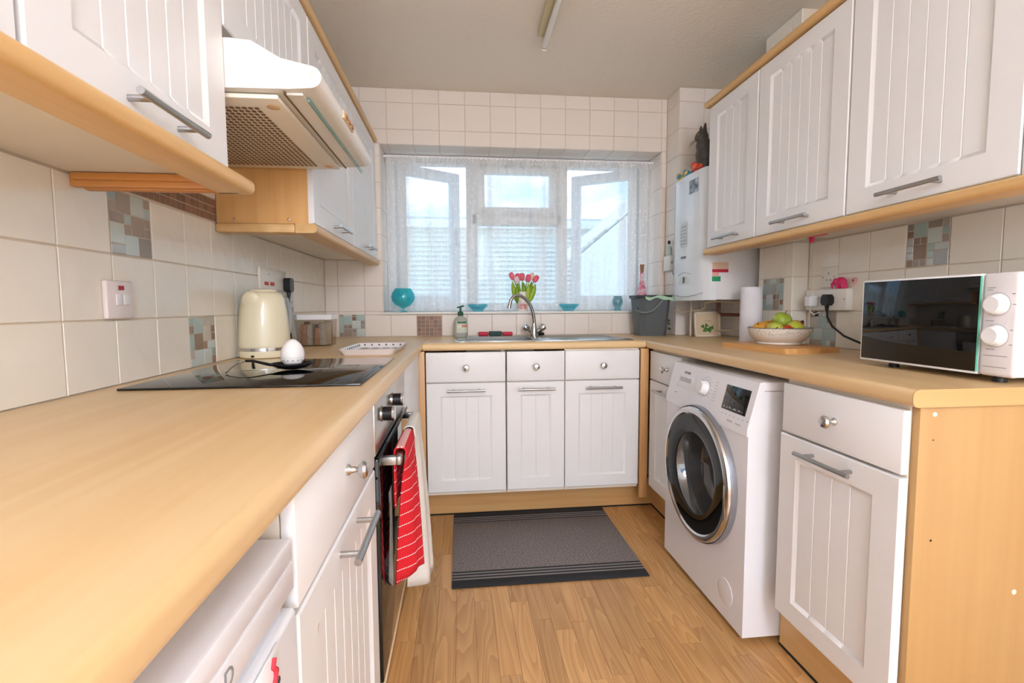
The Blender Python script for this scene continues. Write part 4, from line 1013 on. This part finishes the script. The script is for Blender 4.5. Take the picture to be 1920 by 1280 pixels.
# thermostat on the pillar
th = thing('control_box', 'small white heating control box on the tiled pillar', 'control box', (2.045, -.085, 1.30))
G().box(2.032, 2.0595, -.135, -.04, 1.295, 1.385, .004).obj('case', M_IVORY, th)
G().box(2.041, 2.051, -.1365, -.134, 1.335, 1.352, .001).obj('emblem', mat('emblem_green', (150, 170, 150), .5), th)
G().tube([(2.05, -.125, 1.297), (2.054, -.15, 1.26), (2.056, -.165, 1.22)], .0025, 6).obj('cable', M_GREY, th)
sp_ = thing('spray_bottle', 'pale bottle standing half hidden behind the boiler', 'bottle', (2.04, -.10, 1.3855))
G().lathe([(0, 0), (.013, 0), (.014, .01), (.013, .05), (.006, .06), (.006, .07), (0, .07)], (2.046, -.09, 1.3855), 14).obj('bottle', mat('pale_bottle', (196, 214, 208), .3), sp_)
G().lathe([(.007, .07), (.008, .074), (.008, .09), (0, .092)], (2.046, -.09, 1.3855), 12).obj('cap', M_BLACK, sp_)
# cat figurine on the boiler
ct = thing('cat_figurine', 'dark grey cat figurine sitting on top of the boiler', 'figurine', (2.085, -.425, 1.772))
g = G(); cx, cyy, cz0 = 2.135, -.52, 1.772
g.ball((cx+.010, cyy, cz0+.045), (.052, .046, .048)); g.ball((cx+.006, cyy, cz0+.085), (.044, .040, .055)); g.ball((cx-.006, cyy, cz0+.125), (.031, .030, .04))
g.ball((cx-.014, cyy, cz0+.163), (.028, .026, .026)); g.ball((cx-.034, cyy-.002, cz0+.155), (.013, .014, .012))
g.ball((cx-.034, cyy+.016, cz0+.03), (.013, .012, .034)); g.ball((cx-.034, cyy-.016, cz0+.03), (.013, .012, .034))
for s in (-1, 1): g.tube([(cx-.012, cyy+s*.015, cz0+.178), (cx-.009, cyy+s*.019, cz0+.215)], [.012, .003], 10)
g.tube([(cx+.05, cyy, cz0+.012), (cx+.06, cyy-.03, cz0+.012), (cx+.03, cyy-.055, cz0+.012), (cx-.02, cyy-.05, cz0+.012)], [.012, .012, .011, .008], 10)
CM = Matrix.Translation((2.085, -.425, 1.772)) @ Matrix.Scale(1.25, 4) @ Matrix.Translation((-cx, -cyy, -cz0))
remesh(g.xf(CM), 'body', mat('cat_grey', (84, 80, 78), .45), ct, .0035, 5)
g = G()
for s in (-1, 1):
    for q in range(3): g.tube([(cx-.042, cyy+s*.006, cz0+.150-.003*q), (cx-.056, cyy+s*(.02+.004*q), cz0+.140-.007*q)], .0007, 5)
g.xf(CM).obj('whiskers', mat('whisker', (60, 56, 54), .5), ct)
for s in (-1, 1): G().ball((cx-.036, cyy+s*.012, cz0+.168), .0035, None, 10, 8).xf(CM).obj('eye', mat('cat_eye', (190, 176, 80), .2), ct)
# bird ornaments on the boiler's front edge
def bird(x, y, c1, c2, cb_, lab_, s=1.0):
    t = thing('bird_ornament', lab_, 'ornament', (x, y, 1.772), group='bird ornaments on the boiler')
    z = 1.772; g = G(); g.ball((x, y, z+.016*s), (.011*s, .020*s, .014*s)); g.ball((x-.001, y+.018*s, z+.029*s), .0095*s); g.tube([(x, y-.012*s, z+.014*s), (x, y-.04*s, z+.010*s)], [.008*s, .004*s], 8)
    g.ball((x, y, z+.005*s), (.008*s, .012*s, .006*s))
    remesh(g, 'body', mat('bird_'+cb_, c1, .4), t, .002, 3)
    for q in (-1, 1): G().ball((x+q*.010*s, y-.006*s, z+.018*s), (.003*s, .018*s, .009*s), None, 10, 8).obj('wing', mat('birdw_'+cb_, c2, .4), t)
    G().tube([(x-.001, y+.026*s, z+.029*s), (x-.001, y+.036*s, z+.024*s)], [.004*s, .001*s], 8).obj('beak', M_BLACK, t)
bird(2.012, -.30, (222, 190, 90), (54, 140, 176), 'a', 'yellow and blue bird ornament at the far end of the boiler', 1.35)
bird(2.008, -.39, (70, 150, 180), (226, 196, 110), 'b', 'blue bird ornament in the middle of the boiler top', 1.2)
bird(2.008, -.49, (214, 64, 40), (226, 96, 52), 'c', 'red bird ornament beside the cat figurine', 1.55)
# clover picture
cl = thing('clover_plaque', 'small cream framed plaque with green clover leaning under the boiler', 'plaque', (2.163, -.35, ZW))
Rx = Matrix.Translation((2.163, -.36, ZW)) @ Matrix.Rotation(math.radians(-8), 4, 'X')
g = G(); hw = .077
for (a, b, c, d) in ((-hw, -hw+.011, 0, .14), (hw-.011, hw, 0, .14), (-hw, hw, 0, .011), (-hw, hw, .129, .14)): g.box(a, b, -.006, .006, c, d, .002)
g.xf(Rx).obj('frame', mat('plaque_frame', (238, 224, 196), .5), cl)
G().box(-hw+.008, hw-.008, 0, .004, .008, .132).xf(Rx).obj('board', mat('plaque_card', (224, 200, 164), .6), cl)
g = G()
for (x, z) in ((-.028, .058), (-.012, .046), (.002, .040), (.016, .048), (.026, .052), (-.006, .064), (-.018, .036), (.012, .034)):
    for q in range(3): a = q*2.09+x*40; g.ball((x+.006*math.cos(a), -.0012, z+.006*math.sin(a)), (.0058, .0012, .0058), None, 10, 6)
g.xf(Rx).obj('clover', mat('clover_green', (70, 124, 46), .6), cl)
g = G(); g.tube([(-.02, -.0005, .088), (.0, -.0005, .094), (.022, -.0005, .086)], .0012, 6); g.xf(Rx).obj('print_line', mat('print_brown', (170, 140, 110), .6), cl)
# kitchen roll
kr = thing('kitchen_roll', 'standing white kitchen roll behind the fruit bowl', 'kitchen roll', (2.152, -.775, ZW))
G().lathe([(.019, 0), (.0475, 0), (.048, .002), (.048, .258), (.0475, .26), (.019, .26)], (2.152, -.775, ZW), 40).obj('paper', mat('paper', (234, 230, 232), .9, bump=(160, .3)), kr)
G().lathe_open([(.019, .001), (.019, .2605), (.0175, .2605), (.0175, .001)], (2.152, -.775, ZW), 24).obj('core', mat('card_core', (190, 160, 124), .8), kr)
# ------------------------------------------------------------------ chopping board and fruit bowl
bd = thing('chopping_board', 'beech chopping board under the fruit bowl', 'chopping board', (2.035, -1.135, ZW), math.radians(8))
g = G(); P = []
def rrect(a, b, r, n=6):
    P = []
    for (cx, cy, s) in ((a-r, b-r, 0), (-a+r, b-r, 1), (-a+r, -b+r, 2), (a-r, -b+r, 3)):
        for k in range(n+1): t = PI/2*(s+k/n); P.append((cx+r*math.cos(t), cy+r*math.sin(t)))
    return P
M_BOARD = wood('board_wood', (226, 174, 108), (206, 146, 82), 1, .5, .45, var=.05)
for k in range(5):
    x0 = -.122+k*.0488; pl = []
    for (x, y) in rrect(.122, .180, .02): pl.append((x, y))
    # stave clipped to its band
    ys = []
    def clip(poly, xa, keep_gt):
        out = []
        for i in range(len(poly)):
            p, q = poly[i], poly[(i+1) % len(poly)]; ip = (p[0] >= xa) if keep_gt else (p[0] <= xa); iq = (q[0] >= xa) if keep_gt else (q[0] <= xa)
            if ip: out.append(p)
            if ip != iq: t = (xa-p[0])/(q[0]-p[0]); out.append((xa, p[1]+t*(q[1]-p[1])))
        return out
    pl = clip(clip(pl, x0+.0002, True), x0+.0486, False)
    g = G(); g.prism(pl, 'z', 0, .019); g.obj('stave', M_BOARD, bd, 30, local=True)
BX_, BY_, BZ_ = 2.075, -1.095, ZW+.0195
fb = thing('fruit_bowl', 'speckled cream bowl of fruit on the chopping board', 'bowl', (BX_, BY_, BZ_))
def speck():
    m = mat('speckled_glaze', (232, 222, 206), .25); t = m.node_tree; b = t.nodes['Principled BSDF']; L = t.links.new
    tc = t.nodes.new('ShaderNodeTexCoord'); v = t.nodes.new('ShaderNodeTexVoronoi'); v.inputs['Scale'].default_value = 190; L(tc.outputs['Object'], v.inputs['Vector'])
    c = t.nodes.new('ShaderNodeMath'); c.operation = 'LESS_THAN'; c.inputs[1].default_value = .26; L(v.outputs['Distance'], c.inputs[0])
    sp = t.nodes.new('ShaderNodeSeparateXYZ'); L(tc.outputs['Object'], sp.inputs[0])
    gt = t.nodes.new('ShaderNodeMath'); gt.operation = 'GREATER_THAN'; gt.inputs[1].default_value = .034; L(sp.outputs['Z'], gt.inputs[0])
    mu = t.nodes.new('ShaderNodeMath'); mu.operation = 'MULTIPLY'; L(c.outputs[0], mu.inputs[0]); L(gt.outputs[0], mu.inputs[1])
    mx = t.nodes.new('ShaderNodeMix'); mx.data_type = 'RGBA'; mx.inputs[6].default_value = lin((232, 222, 206)); mx.inputs[7].default_value = lin((84, 78, 84))
    L(mu.outputs[0], mx.inputs[0]); L(mx.outputs[2], b.inputs['Base Color']); return m
G().lathe([(0, .002), (.074, .002), (.078, 0), (.082, .001), (.080, .008), (.090, .014), (.106, .030), (.115, .050), (.118, .064), (.1165, .0655), (.114, .064), (.110, .048), (.098, .028), (.075, .014), (0, .012)], (BX_, BY_, BZ_), 56).obj('bowl', speck(), fb)
G().ring([(.118, .0635), (.118, .0662), (.1145, .0662), (.1145, .0635)], (BX_, BY_, BZ_), 56, 'z').obj('rim_line', mat('rim_blue', (92, 92, 104), .3), fb)
def apple(dx, dy, dz, r, c, c2, lab_, tilt=(0, 0), cat='apple'):
    t = thing(cat, lab_, cat, (BX_+dx, BY_+dy, BZ_+dz), group='fruit in the bowl')
    pr = []
    for k in range(15):
        a = PI*k/14; rr = math.sin(a)*(1+.06*math.cos(a)); zz = -math.cos(a)*.92
        if k < 3: zz += .10*(3-k)/3
        if k > 11: zz -= .20*((k-11)/3)**1.5
        pr.append((rr*r, zz*r+r*.9))
    Mx = Matrix.Rotation(tilt[0], 4, 'X') @ Matrix.Rotation(tilt[1], 4, 'Y')
    ctr = Matrix.Translation((0, 0, r*.9))
    G().lathe(pr, (0, 0, 0), 24).xf(ctr @ Mx @ ctr.inverted()).obj('flesh', mat('fruit_'+lab_[:12].replace(' ', '_')+str(int(dx*1e4)), c, .35, noise=(26, .4), rgb2=c2), t, local=True)
    G().tube([(0, 0, r*1.5), (.002, 0, r*1.75), (.004, .001, r*1.98)], .0016, 6).xf(ctr @ Mx @ ctr.inverted()).obj('stalk', mat('stalk', (92, 68, 44), .7), t, local=True)
apple(.010, .0, .062, .037, (150, 172, 54), (176, 190, 80), 'large green apple on top of the fruit pile', (.25, .2))
apple(-.052, -.046, .028, .033, (176, 188, 70), (200, 170, 80), 'yellow-green apple at the front left of the bowl', (1.2, -.4))
apple(.028, -.058, .030, .035, (186, 196, 60), (206, 206, 90), 'bright yellow-green apple at the front of the bowl', (.5, .6))
apple(-.008, -.062, .024, .029, (196, 66, 38), (200, 130, 60), 'red apple between the two front green apples', (.9, .1))
apple(-.074, .018, .030, .031, (214, 150, 54), (226, 168, 70), 'orange coloured apple at the left of the bowl', (.4, -.6))
apple(.072, .0, .032, .034, (206, 96, 50), (224, 178, 84), 'red and yellow apple at the right of the bowl', (.3, .9))
bn = thing('banana', 'ripe banana lying across the back of the bowl', 'banana', (BX_, BY_+.05, BZ_+.06), group='fruit in the bowl')
bpts = [(-.075, .045, .058), (-.05, .058, .068), (-.015, .064, .074), (.025, .060, .077), (.06, .045, .078), (.082, .022, .080), (.092, .008, .083)]
G().tube([(BX_+a, BY_+b, BZ_+c) for a, b, c in bpts], [.006, .014, .0165, .0165, .0145, .009, .005], 8).obj('peel', mat('banana_peel', (222, 166, 62), .5, noise=(30, .4), rgb2=(196, 124, 44)), bn)
G().tube([(BX_+.091, BY_+.010, BZ_+.083), (BX_+.101, BY_-.004, BZ_+.088)], [.006, .0065], 8).obj('stalk', mat('banana_stalk', (62, 44, 32), .7), bn)
# ------------------------------------------------------------------ microwave
mw = thing('microwave', 'white microwave oven with black glass door on the right worktop', 'microwave', (2.10, -1.83, ZW))
my0, my1, mz0, mz1, mx0 = -2.031, -1.629, .926, 1.155, 1.957
G().box(mx0+.012, 2.285, my0+.006, my1-.002, mz0, mz1, .006).obj('case', M_WHITE, mw)
dr = G().box(mx0, mx0+.016, -1.955, my1, mz0, mz1, .003).obj('door', M_WHITE, mw)
G().box(mx0-.0015, mx0+.003, -1.953, my1-.006, mz0+.006, mz1-.005, .001).obj('door_glass', M_BGLASS, dr)
G().box(mx0-.0012, mx0+.004, -1.9548, -1.953, mz0+.006, mz1-.005).obj('glass_edge', mat('glass_edge_green', (104, 196, 168), .2), dr)
pn = G().box(mx0, mx0+.02, my0, -1.9575, mz0, mz1, .008, 3).obj('control_panel', mat('panel_white', (230, 224, 224), .35), mw)
for z in (1.0855, 1.0165):
    G().lathe([(.0235, 0), (.0235, .003), (.0215, .005), (.020, .015), (.016, .018), (0, .018)], (mx0, -1.991, z), 32, '-x').obj('dial', M_WHITE, pn)
    G().lathe_open([(.026, .0004), (.0245, .0004)], (mx0, -1.991, z), 32, '-x').obj('dial_scale', M_LGREY, pn)
g = G()
for (y0, y1, z) in ((-1.968, -1.985, 1.122), (-1.968, -1.98, 1.117), (-2.018, -2.024, 1.108), (-2.02, -2.026, 1.085), (-1.968, -1.985, 1.049), (-2.018, -2.024, 1.03), (-2.018, -2.024, .998), (-1.972, -1.99, .986)): g.box(mx0-.0005, mx0+.001, y1, y0, z-.0007, z+.0007)
for z in (.972, .947): g.box(mx0-.0005, mx0+.001, -2.016, -1.968, z-.0006, z+.0006)
g.obj('panel_print', M_GREY, pn)
for y in (-1.70, -1.97):
    for x in (2.0, 2.25): G().lathe([(.013, 0), (.013, .006), (.010, .017)], (x, y, ZW), 12).obj('foot', M_BLACK, mw)
# microwave lead and plug, in the double socket
def plug_body(g, x, y, z, s=1): g.prism([(y-.021, z-.012), (y-.021, z+.010), (y-.011, z+.023), (y+.011, z+.023), (y+.021, z+.010), (y+.021, z-.012), (y+.011, z-.022), (y-.011, z-.022)], 'x', x-.026, x); return g
SX = W-.030
ds = thing('double_socket', 'white double wall socket behind the microwave', 'socket', (W, -1.075, 1.063))
G().box(SX, W-.0002, -1.187, -.962, 1.063, 1.150, .005).obj('box', M_IVORY, ds)
for y in (-1.115, -1.035): G().box(SX-.003, SX+.001, y+.026, y+.038, 1.12, 1.136, .001).obj('switch', M_WHITE, ds)
for y in (-.972, -1.177): G().lathe([(.003, 0), (.003, .001), (0, .0012)], (SX, y, 1.108), 8, '-x').obj('screw', M_GREY, ds)
plug_body(G(), SX, -1.104, 1.105).obj('plug', M_BLACK, mw)
G().tube([(SX-.013, -1.104, 1.085), (SX-.013, -1.104, 1.062)], [.009, .006], 10).obj('plug_sleeve', M_BLACK, mw)
G().tube([(SX-.013, -1.104, 1.065), (SX-.016, -1.112, 1.035), (SX-.024, -1.15, 1.0), (SX-.03, -1.22, .965), (SX-.03, -1.32, .938), (SX-.03, -1.48, .93), (SX-.02, -1.60, .96), (2.27, -1.632, .98)], .0042, 8).obj('power_lead', M_BLACK, mw)
wp_ = thing('white_charger', 'white plug-in charger beside the black plug', 'plug', (SX, -1.024, 1.085))
G().box(SX-.040, SX-.0003, -1.044, -1.004, 1.078, 1.124, .007, 3).obj('case', M_WHITE, wp_)
G().tube([(SX-.025, -1.024, 1.079), (SX-.025, -1.024, 1.058), (SX-.02, -1.04, 1.045), (SX-.004, -1.05, 1.055)], .002, 6).obj('lead', M_IVORY, wp_)
ss = thing('single_socket', 'single white wall socket above the double socket', 'socket', (W, -1.067, 1.157))
G().box(W-.010, W-.0002, -1.108, -1.024, 1.157, 1.242, .003).obj('plate', M_IVORY, ss)
for (y, z) in ((-1.035, 1.2), (-1.097, 1.2)): G().lathe([(.003, 0), (.003, .001), (0, .0012)], (W-.010, y, z), 8, '-x').obj('screw', M_GREY, ss)
for (y, z) in ((-1.066, 1.215), (-1.076, 1.188), (-1.056, 1.188)): G().box(W-.0105, W-.0095, y-.003, y+.003, z-.004, z+.004).obj('pin_hole', M_GREY, ss)
# pink elephant on the socket
M_PINK = mat('hot_pink', (232, 52, 112), .4)
el = thing('pink_ornament', 'small hot pink elephant ornament on the double socket', 'ornament', (SX+.012, -1.145, 1.150))
ex, ey, ez = SX+.010, -1.145, 1.1502
g = G(); g.ball((ex, ey, ez+.026), (.014, .025, .020)); g.ball((ex-.003, ey+.024, ez+.028), (.012, .013, .014))
for (dx, dy) in ((-.006, -.016), (.006, -.016), (-.006, .012), (.006, .012)): g.cyl((ex+dx, ey+dy, ez), (ex+dx, ey+dy, ez+.02), .0062, 10)
g.tube([(ex-.004, ey+.033, ez+.028), (ex-.004, ey+.042, ez+.02), (ex-.004, ey+.043, ez+.008), (ex-.004, ey+.040, ez+.001)], [.006, .005, .004, .0035], 8)
remesh(g, 'body', M_PINK, el, .0018, 3)
G().ball((ex-.012, ey+.016, ez+.030), (.003, .010, .012), None, 12, 8).obj('ear', M_PINK, el)
e1 = G().ball((ex-.013, ey+.029, ez+.033), .0036, None, 12, 8).obj('eye', M_WHITE, el); G().ball((ex-.0158, ey+.0295, ez+.033), .0016, None, 8, 6).obj('pupil', M_BLACK, e1)
pm = thing('pale_pink_charm', 'pale pink charm stuck to the tiles beside the elephant', 'ornament', (W-.004, -1.19, 1.165))
G().lathe([(.012, 0), (.012, .004), (.008, .007), (0, .008)], (W-.0003, -1.192, 1.180), 20, '-x').obj('disc', mat('pale_pink', (236, 176, 186), .4), pm)
G().ball((W-.008, -1.192, 1.180), .003, None, 10, 8).obj('eye', M_BLACK, pm)
# pink clip under the wall cabinet
pk = thing('pink_clip', 'bright pink plastic clip hanging under the right wall cabinet', 'clip', (2.18, -1.13, 1.33))
G().box(2.174, 2.186, -1.20, -1.10, 1.3535, 1.3615, .003).obj('bar', M_PINK, pk)
G().box(2.175, 2.185, -1.132, -1.112, 1.332, 1.356, .003).obj('hook', M_PINK, pk)
# ------------------------------------------------------------------ left worktop things
kt = thing('kettle', 'cream ribbed electric kettle with chrome band beside the hob', 'kettle', (.104, -1.125, ZW))
KX, KY = .0875, -1.125
M_KET = mat('kettle_cream', (240, 228, 194), .22, coat=.3)
flk = lambda h: 1.0 if .043 < h < .17 else (.5 if h < .19 and h > .043 else 0.0)
G().lathe([(.082, .036), (.0835, .040), (.0832, .046), (.082, .08), (.080, .115), (.0775, .145), (.0755, .165), (.073, .185), (.0695, .206), (.063, .222), (.054, .231), (.050, .232), (0, .232)], (KX, KY, ZW), 72, flute=(flk, .013)).obj('body', M_KET, kt, 50)
G().lathe([(.047, .232), (.045, .238), (.012, .241), (0, .241)], (KX, KY, ZW), 40).obj('lid', M_KET, kt)
G().lathe_open([(.0828, .026), (.0840, .027), (.0840, .037), (.0825, .038)], (KX, KY, ZW), 64).obj('chrome_band', M_CHROME, kt)
G().lathe([(0, 0), (.076, 0), (.082, .004), (.084, .012), (.0825, .0265), (0, .0265)], (KX, KY, ZW), 64).obj('power_base', M_KET, kt)
G().ball((KX-.014, KY-.058, ZW+.192), (.034, .014, .042), Matrix.Rotation(.32, 3, 'X'), 20, 14).obj('spout', M_KET, kt)
G().tube([(KX+.025, KY+.055, ZW+.215), (KX+.045, KY+.095, ZW+.205), (KX+.052, KY+.112, ZW+.16), (KX+.05, KY+.108, ZW+.09), (KX+.038, KY+.076, ZW+.058)], [.009, .011, .011, .010, .008], 12).obj('handle', mat('kettle_grey', (160, 162, 160), .35), kt)
G().ball((KX-.01, KY-.0835, ZW+.010), (.006, .005, .004), None, 10, 8).obj('base_foot', M_BLACK, kt)
# plug of the kettle in the wall socket and its lead
ks = thing('switched_socket', 'cream wall socket with red switches behind the kettle', 'socket', (0, -.80, 1.16))
G().box(.0002, .011, -.945, -.66, 1.158, 1.246, .003).obj('plate', M_IVORY, ks)
G().lathe([(.003, 0), (.003, .001), (0, .0012)], (.011, -.86, 1.222), 8, 'x').obj('screw', M_GREY, ks)
for y in (-.905, -.845): G().box(.0105, .0145, y, y+.035, 1.176, 1.19, .001).obj('switch', mat('switch_red', (206, 44, 40), .4), ks)
plug = G(); plug.prism([(-.700, 1.165), (-.700, 1.208), (-.690, 1.216), (-.660, 1.216), (-.650, 1.208), (-.650, 1.165), (-.662, 1.154), (-.688, 1.154)], 'x', .0112, .040); plug.obj('plug', M_BLACK, kt)
G().tube([(.026, -.676, 1.156), (.026, -.678, 1.128)], [.009, .0055], 10).obj('plug_sleeve', M_BLACK, kt)
G().tube([(.026, -.678, 1.130), (.027, -.684, 1.08), (.034, -.705, 1.02), (.05, -.745, .96), (.075, -.80, .924), (.10, -.87, .9155), (.11, -.95, .9155), (.10, -1.045, .9165)], .0042, 8).obj('power_lead', M_BLACK, kt)
cs = thing('cooker_switch', 'white cooker switch with red neon on the left wall', 'switch', (0, -1.735, 1.063))
G().box(.0002, .012, -1.779, -1.691, 1.063, 1.149, .004).obj('plate', mat('switch_white', (240, 228, 224), .35), cs)
G().box(.0115, .0135, -1.742, -1.725, 1.128, 1.138).obj('neon', mat('neon_red', (170, 26, 30), .25), cs)
G().box(.0115, .0145, -1.752, -1.733, 1.094, 1.119, .001).obj('fuse_cover', M_WHITE, cs); G().box(.0115, .0155, -1.73, -1.708, 1.094, 1.119, .0015).obj('rocker', M_WHITE, cs)
# storage jar
sj = thing('storage_jar', 'clear square storage jar with white lid full of brown packets', 'storage jar', (.095, -.605, ZW))
M_JAR = clear_glass('jar_clear', (236, 232, 226), .10)
g = G(); jx0, jx1, jy0, jy1 = .018, .176, -.690, -.53
tapered(g, .118, -.60, .145, .14, .158, .15, ZW+.0005, ZW+.122, .02); g.obj('jar', M_JAR, sj, 20)
g = tapered(G(), .118, -.60, .164, .156, .166, .158, ZW+.1205, ZW+.143, .02); g.obj('lid', M_WHITE, sj, 20)
R = random.Random(5); PC = [mat('packet_tan', (170, 128, 100), .5), mat('packet_brown', (140, 92, 66), .5), mat('packet_silver', (190, 182, 172), .35), mat('packet_cream', (214, 196, 172), .5)]
k = 0
for i in range(4):
    for j in range(3):
        x, y = .073+i*.030, -.643+j*.043; h = R.uniform(.07, .108)
        b = G().box(-.012, .012, -.02, .02, 0, h, .003).xf(Matrix.Translation((x, y, ZW+.004)) @ Matrix.Rotation(R.uniform(-.06, .06), 4, 'Y') @ Matrix.Rotation(R.uniform(-.3, .3), 4, 'Z'))
        single(b, 'biscuit_packet', PC[(i*2+j) % 4], '%s packet in the storage jar, %s from the wall in the %s row' % (('tan', 'dark brown', 'silver', 'cream')[(i*2+j) % 4], ('first', 'second', 'third', 'fourth')[i], ('front', 'middle', 'back')[j]), 'packet', 'packets in the storage jar'); k += 1
# patterned tray
tr = thing('patterned_tray', 'white oblong tray with grey dotted pattern on the left worktop', 'tray', (.447, -.965, ZW), math.radians(-2))
pl = rrect(.106, .165, .024); pi_ = rrect(.102, .161, .022); pb = rrect(.090, .148, .016)
n = len(pl); g = G()
V = [(x, y, 0) for x, y in pb]+[(x, y, .022) for x, y in pl]+[(x, y, .022) for x, y in pi_]+[(x*.985, y*.985, .004) for x, y in pb]
Fc = [list(range(n))[::-1], [3*n+i for i in range(n)]]
for q in range(3):
    for i in range(n): Fc.append([q*n+i, q*n+(i+1) % n, (q+1)*n+(i+1) % n, (q+1)*n+i])
g._mk(V, Fc); tb = g.obj('tray', mat('melamine', (240, 232, 230), .3), tr, 30, local=True)
M_DOT = mat('dot_grey', (120, 124, 132), .4); k = 0
for i in range(4):
    for j in range(4):
        g = G(); g.ring([(.006, .0002), (.006, .0008), (.0155, .0008), (.0155, .0002)], (-.066+i*.044, -.11+j*.07, .004), 18, 'z'); g.obj('flower_mark', M_DOT, tb, 30, local=True)
g = G()
for i in range(9):
    for s in (-1, 1): g.box(-.0950 if s < 0 else .0930, -.0930 if s < 0 else .0950, -.13+i*.032, -.122+i*.032, .009, .0185)
for i in range(6): g.box(-.08+i*.03, -.074+i*.03, .1515, .1535, .009, .018)
g.obj('edge_mark', mat('mark_dark', (86, 92, 100), .4), tb, 30, local=True)
# spoon rest and egg timer on the hob
HZ = ZW+.0056
sr = thing('spoon_rest', 'black spoon rest with looped steel handle lying on the hob', 'spoon rest', (.335, -1.545, HZ))
ang = math.radians(22); ex, ey = .322, -1.555
g = G()
def dish(u, v):
    a = u*2*PI; r = v; x = .056*r*math.cos(a); y = .042*r*math.sin(a); z = .004+.016*r**2.4
    c, s = math.cos(ang), math.sin(ang); return (ex+x*c-y*s, ey+x*s+y*c, HZ+z)
g.grid(dish, 32, 6); bmesh.ops.remove_doubles(g.bm, verts=g.bm.verts, dist=.0004)
o = g.obj('dish', mat('spoon_black', (26, 26, 30), .3), sr, 80); md = o.modifiers.new('thick', 'SOLIDIFY'); md.thickness = .003; md.offset = 1
hpth = [(ex-.048, ey-.018, HZ+.016), (ex-.066, ey-.026, HZ+.022), (ex-.088, ey-.036, HZ+.030), (ex-.104, ey-.046, HZ+.031)]
G().tube(hpth, [.011, .010, .009, .008], 10, flat=.4).obj('handle', MATS['spoon_black'], sr)
hp2 = [(ex-.102, ey-.045, HZ+.031), (ex-.120, ey-.052, HZ+.026), (ex-.134, ey-.060, HZ+.015), (ex-.142, ey-.068, HZ+.004)]
G().tube(hp2, [.0078, .0085, .009, .0095], 10, flat=.25).obj('handle_loop', mat('spoon_steel', (200, 196, 190), .18, .8), sr)
et = thing('egg_timer', 'white egg shaped kitchen timer standing on the spoon rest', 'egg timer', (ex+.002, ey, HZ+.0085))
pr = []
for k in range(25):
    a = PI*k/24; z = -math.cos(a); r = math.sin(a)*(1-.16*z); pr.append((.0305*r, .038+.038*z))
pr = [p for p in pr if p[1] > .0035]; pr = [(0, .0035)]+pr
G().lathe(pr, (ex+.002, ey, HZ+.0085), 40).obj('shell', mat('egg_white', (246, 240, 236), .3), et)
g = G()
for k in range(14):
    a = 2*PI*k/14+.1; z = .019; r = .0305*1.0*math.sin(math.acos((.038-z)/.038))*(1+.16*.5)
    g.ball((ex+.002+r*math.cos(a)*1.0, ey+r*math.sin(a)*1.0, HZ+.0085+z), .0018, None, 8, 6)
g.obj('minute_mark', mat('mark_grey', (120, 116, 116), .5), et)
G().lathe_open([(.0309, .0265), (.0311, .0268), (.0309, .0271)], (ex+.002, ey, HZ+.0085), 40).obj('dial_joint', M_LGREY, et)
# ------------------------------------------------------------------ rug
rg = thing('doormat_rug', 'grey ribbed kitchen mat with black striped ends on the floor', 'rug', (1.13, -.8, 0))
M_RUG = mat('rug_grey', (164, 152, 147), .95, noise=(160, .5), rgb2=(104, 97, 97), bump=(500, .6)); M_RUGB = mat('rug_black', (54, 54, 57), .95, bump=(500, .6)); M_RUGL = mat('rug_light', (146, 141, 138), .95, bump=(500, .5))
def rband(ya, yb, m, nm, h=.0065):
    g = G(); x0, x1 = .738, 1.528; g.box(x0, x1, ya, yb, .0004, h, .001); return g.obj(nm, m, rg)
rband(-1.132, -1.082, M_RUGB, 'end_band'); rband(-.512, -.462, M_RUGB, 'end_band'); rband(-1.02, -.574, M_RUG, 'pile')
for s, yy in ((1, -1.082), (-1, -.512)):
    for k in range(6):
        a, b = yy+s*k*.01033, yy+s*(k+1)*.01033; rband(min(a, b), max(a, b), M_RUGL if k % 2 == 0 else M_RUGB, 'stripe', .0062)
# ------------------------------------------------------------------ ceiling light
fl_ = thing('fluorescent_light', 'old cream fluorescent batten with bare tube on the ceiling', 'ceiling light', (1.17, -1.2, 2.29))
# runs along y, skewed slightly
G().box(1.150, 1.186, -1.85, -.66, 2.308, 2.3395, .006).obj('batten', mat('batten_cream', (222, 206, 160), .4), fl_)
G().cyl((1.188, -1.83, 2.290), (1.188, -.625, 2.290), .013, 16).obj('tube', mat('tube_white', (240, 236, 230), .25), fl_)
for y in (-.622, -1.833):
    c = G().lathe([(.0135, -.004), (.0135, .006), (.010, .008)], (1.188, y, 2.290), 16, 'y').obj('tube_cap', M_STEEL, fl_)
    G().box(1.178, 1.198, y-.003+(.006 if y > -1 else -.006), y+.003+(.006 if y > -1 else -.006), 2.272, 2.3395, .002).obj('lamp_holder', M_CREAM, fl_)
# two glowing globes added behind the camera as unseen fill light
for (ly, lr, lz, lab_) in ((-5.2, .32, 1.85, 'large glowing globe added as fill light far behind the camera'), (-4.0, .14, 2.0, 'smaller glowing globe added as fill light nearer the kitchen, behind the camera')):
    dl = thing('added_fill_lamp', lab_, 'ceiling light', (1.16, ly, lz-lr), group='added fill lights')
    G().lathe([(.05, 2.3395), (.05, 2.33), (.012, 2.315), (.003, 2.31), (.003, lz+lr+.06), (.02, lz+lr+.055), (.024, lz+lr-.01)], (1.16, ly, 0), 24).obj('fill_hanger', M_WHITE, dl)
    G().lathe([(.001, -lr)]+[(lr*math.sin(PI*k/20), -lr*math.cos(PI*k/20)) for k in range(1, 19)]+[(.05, lr*.986)], (1.16, ly, lz), 32).obj('fill_globe', mat('fill_glow', (230, 238, 255), .5, emit=FILL_STRENGTH), dl)
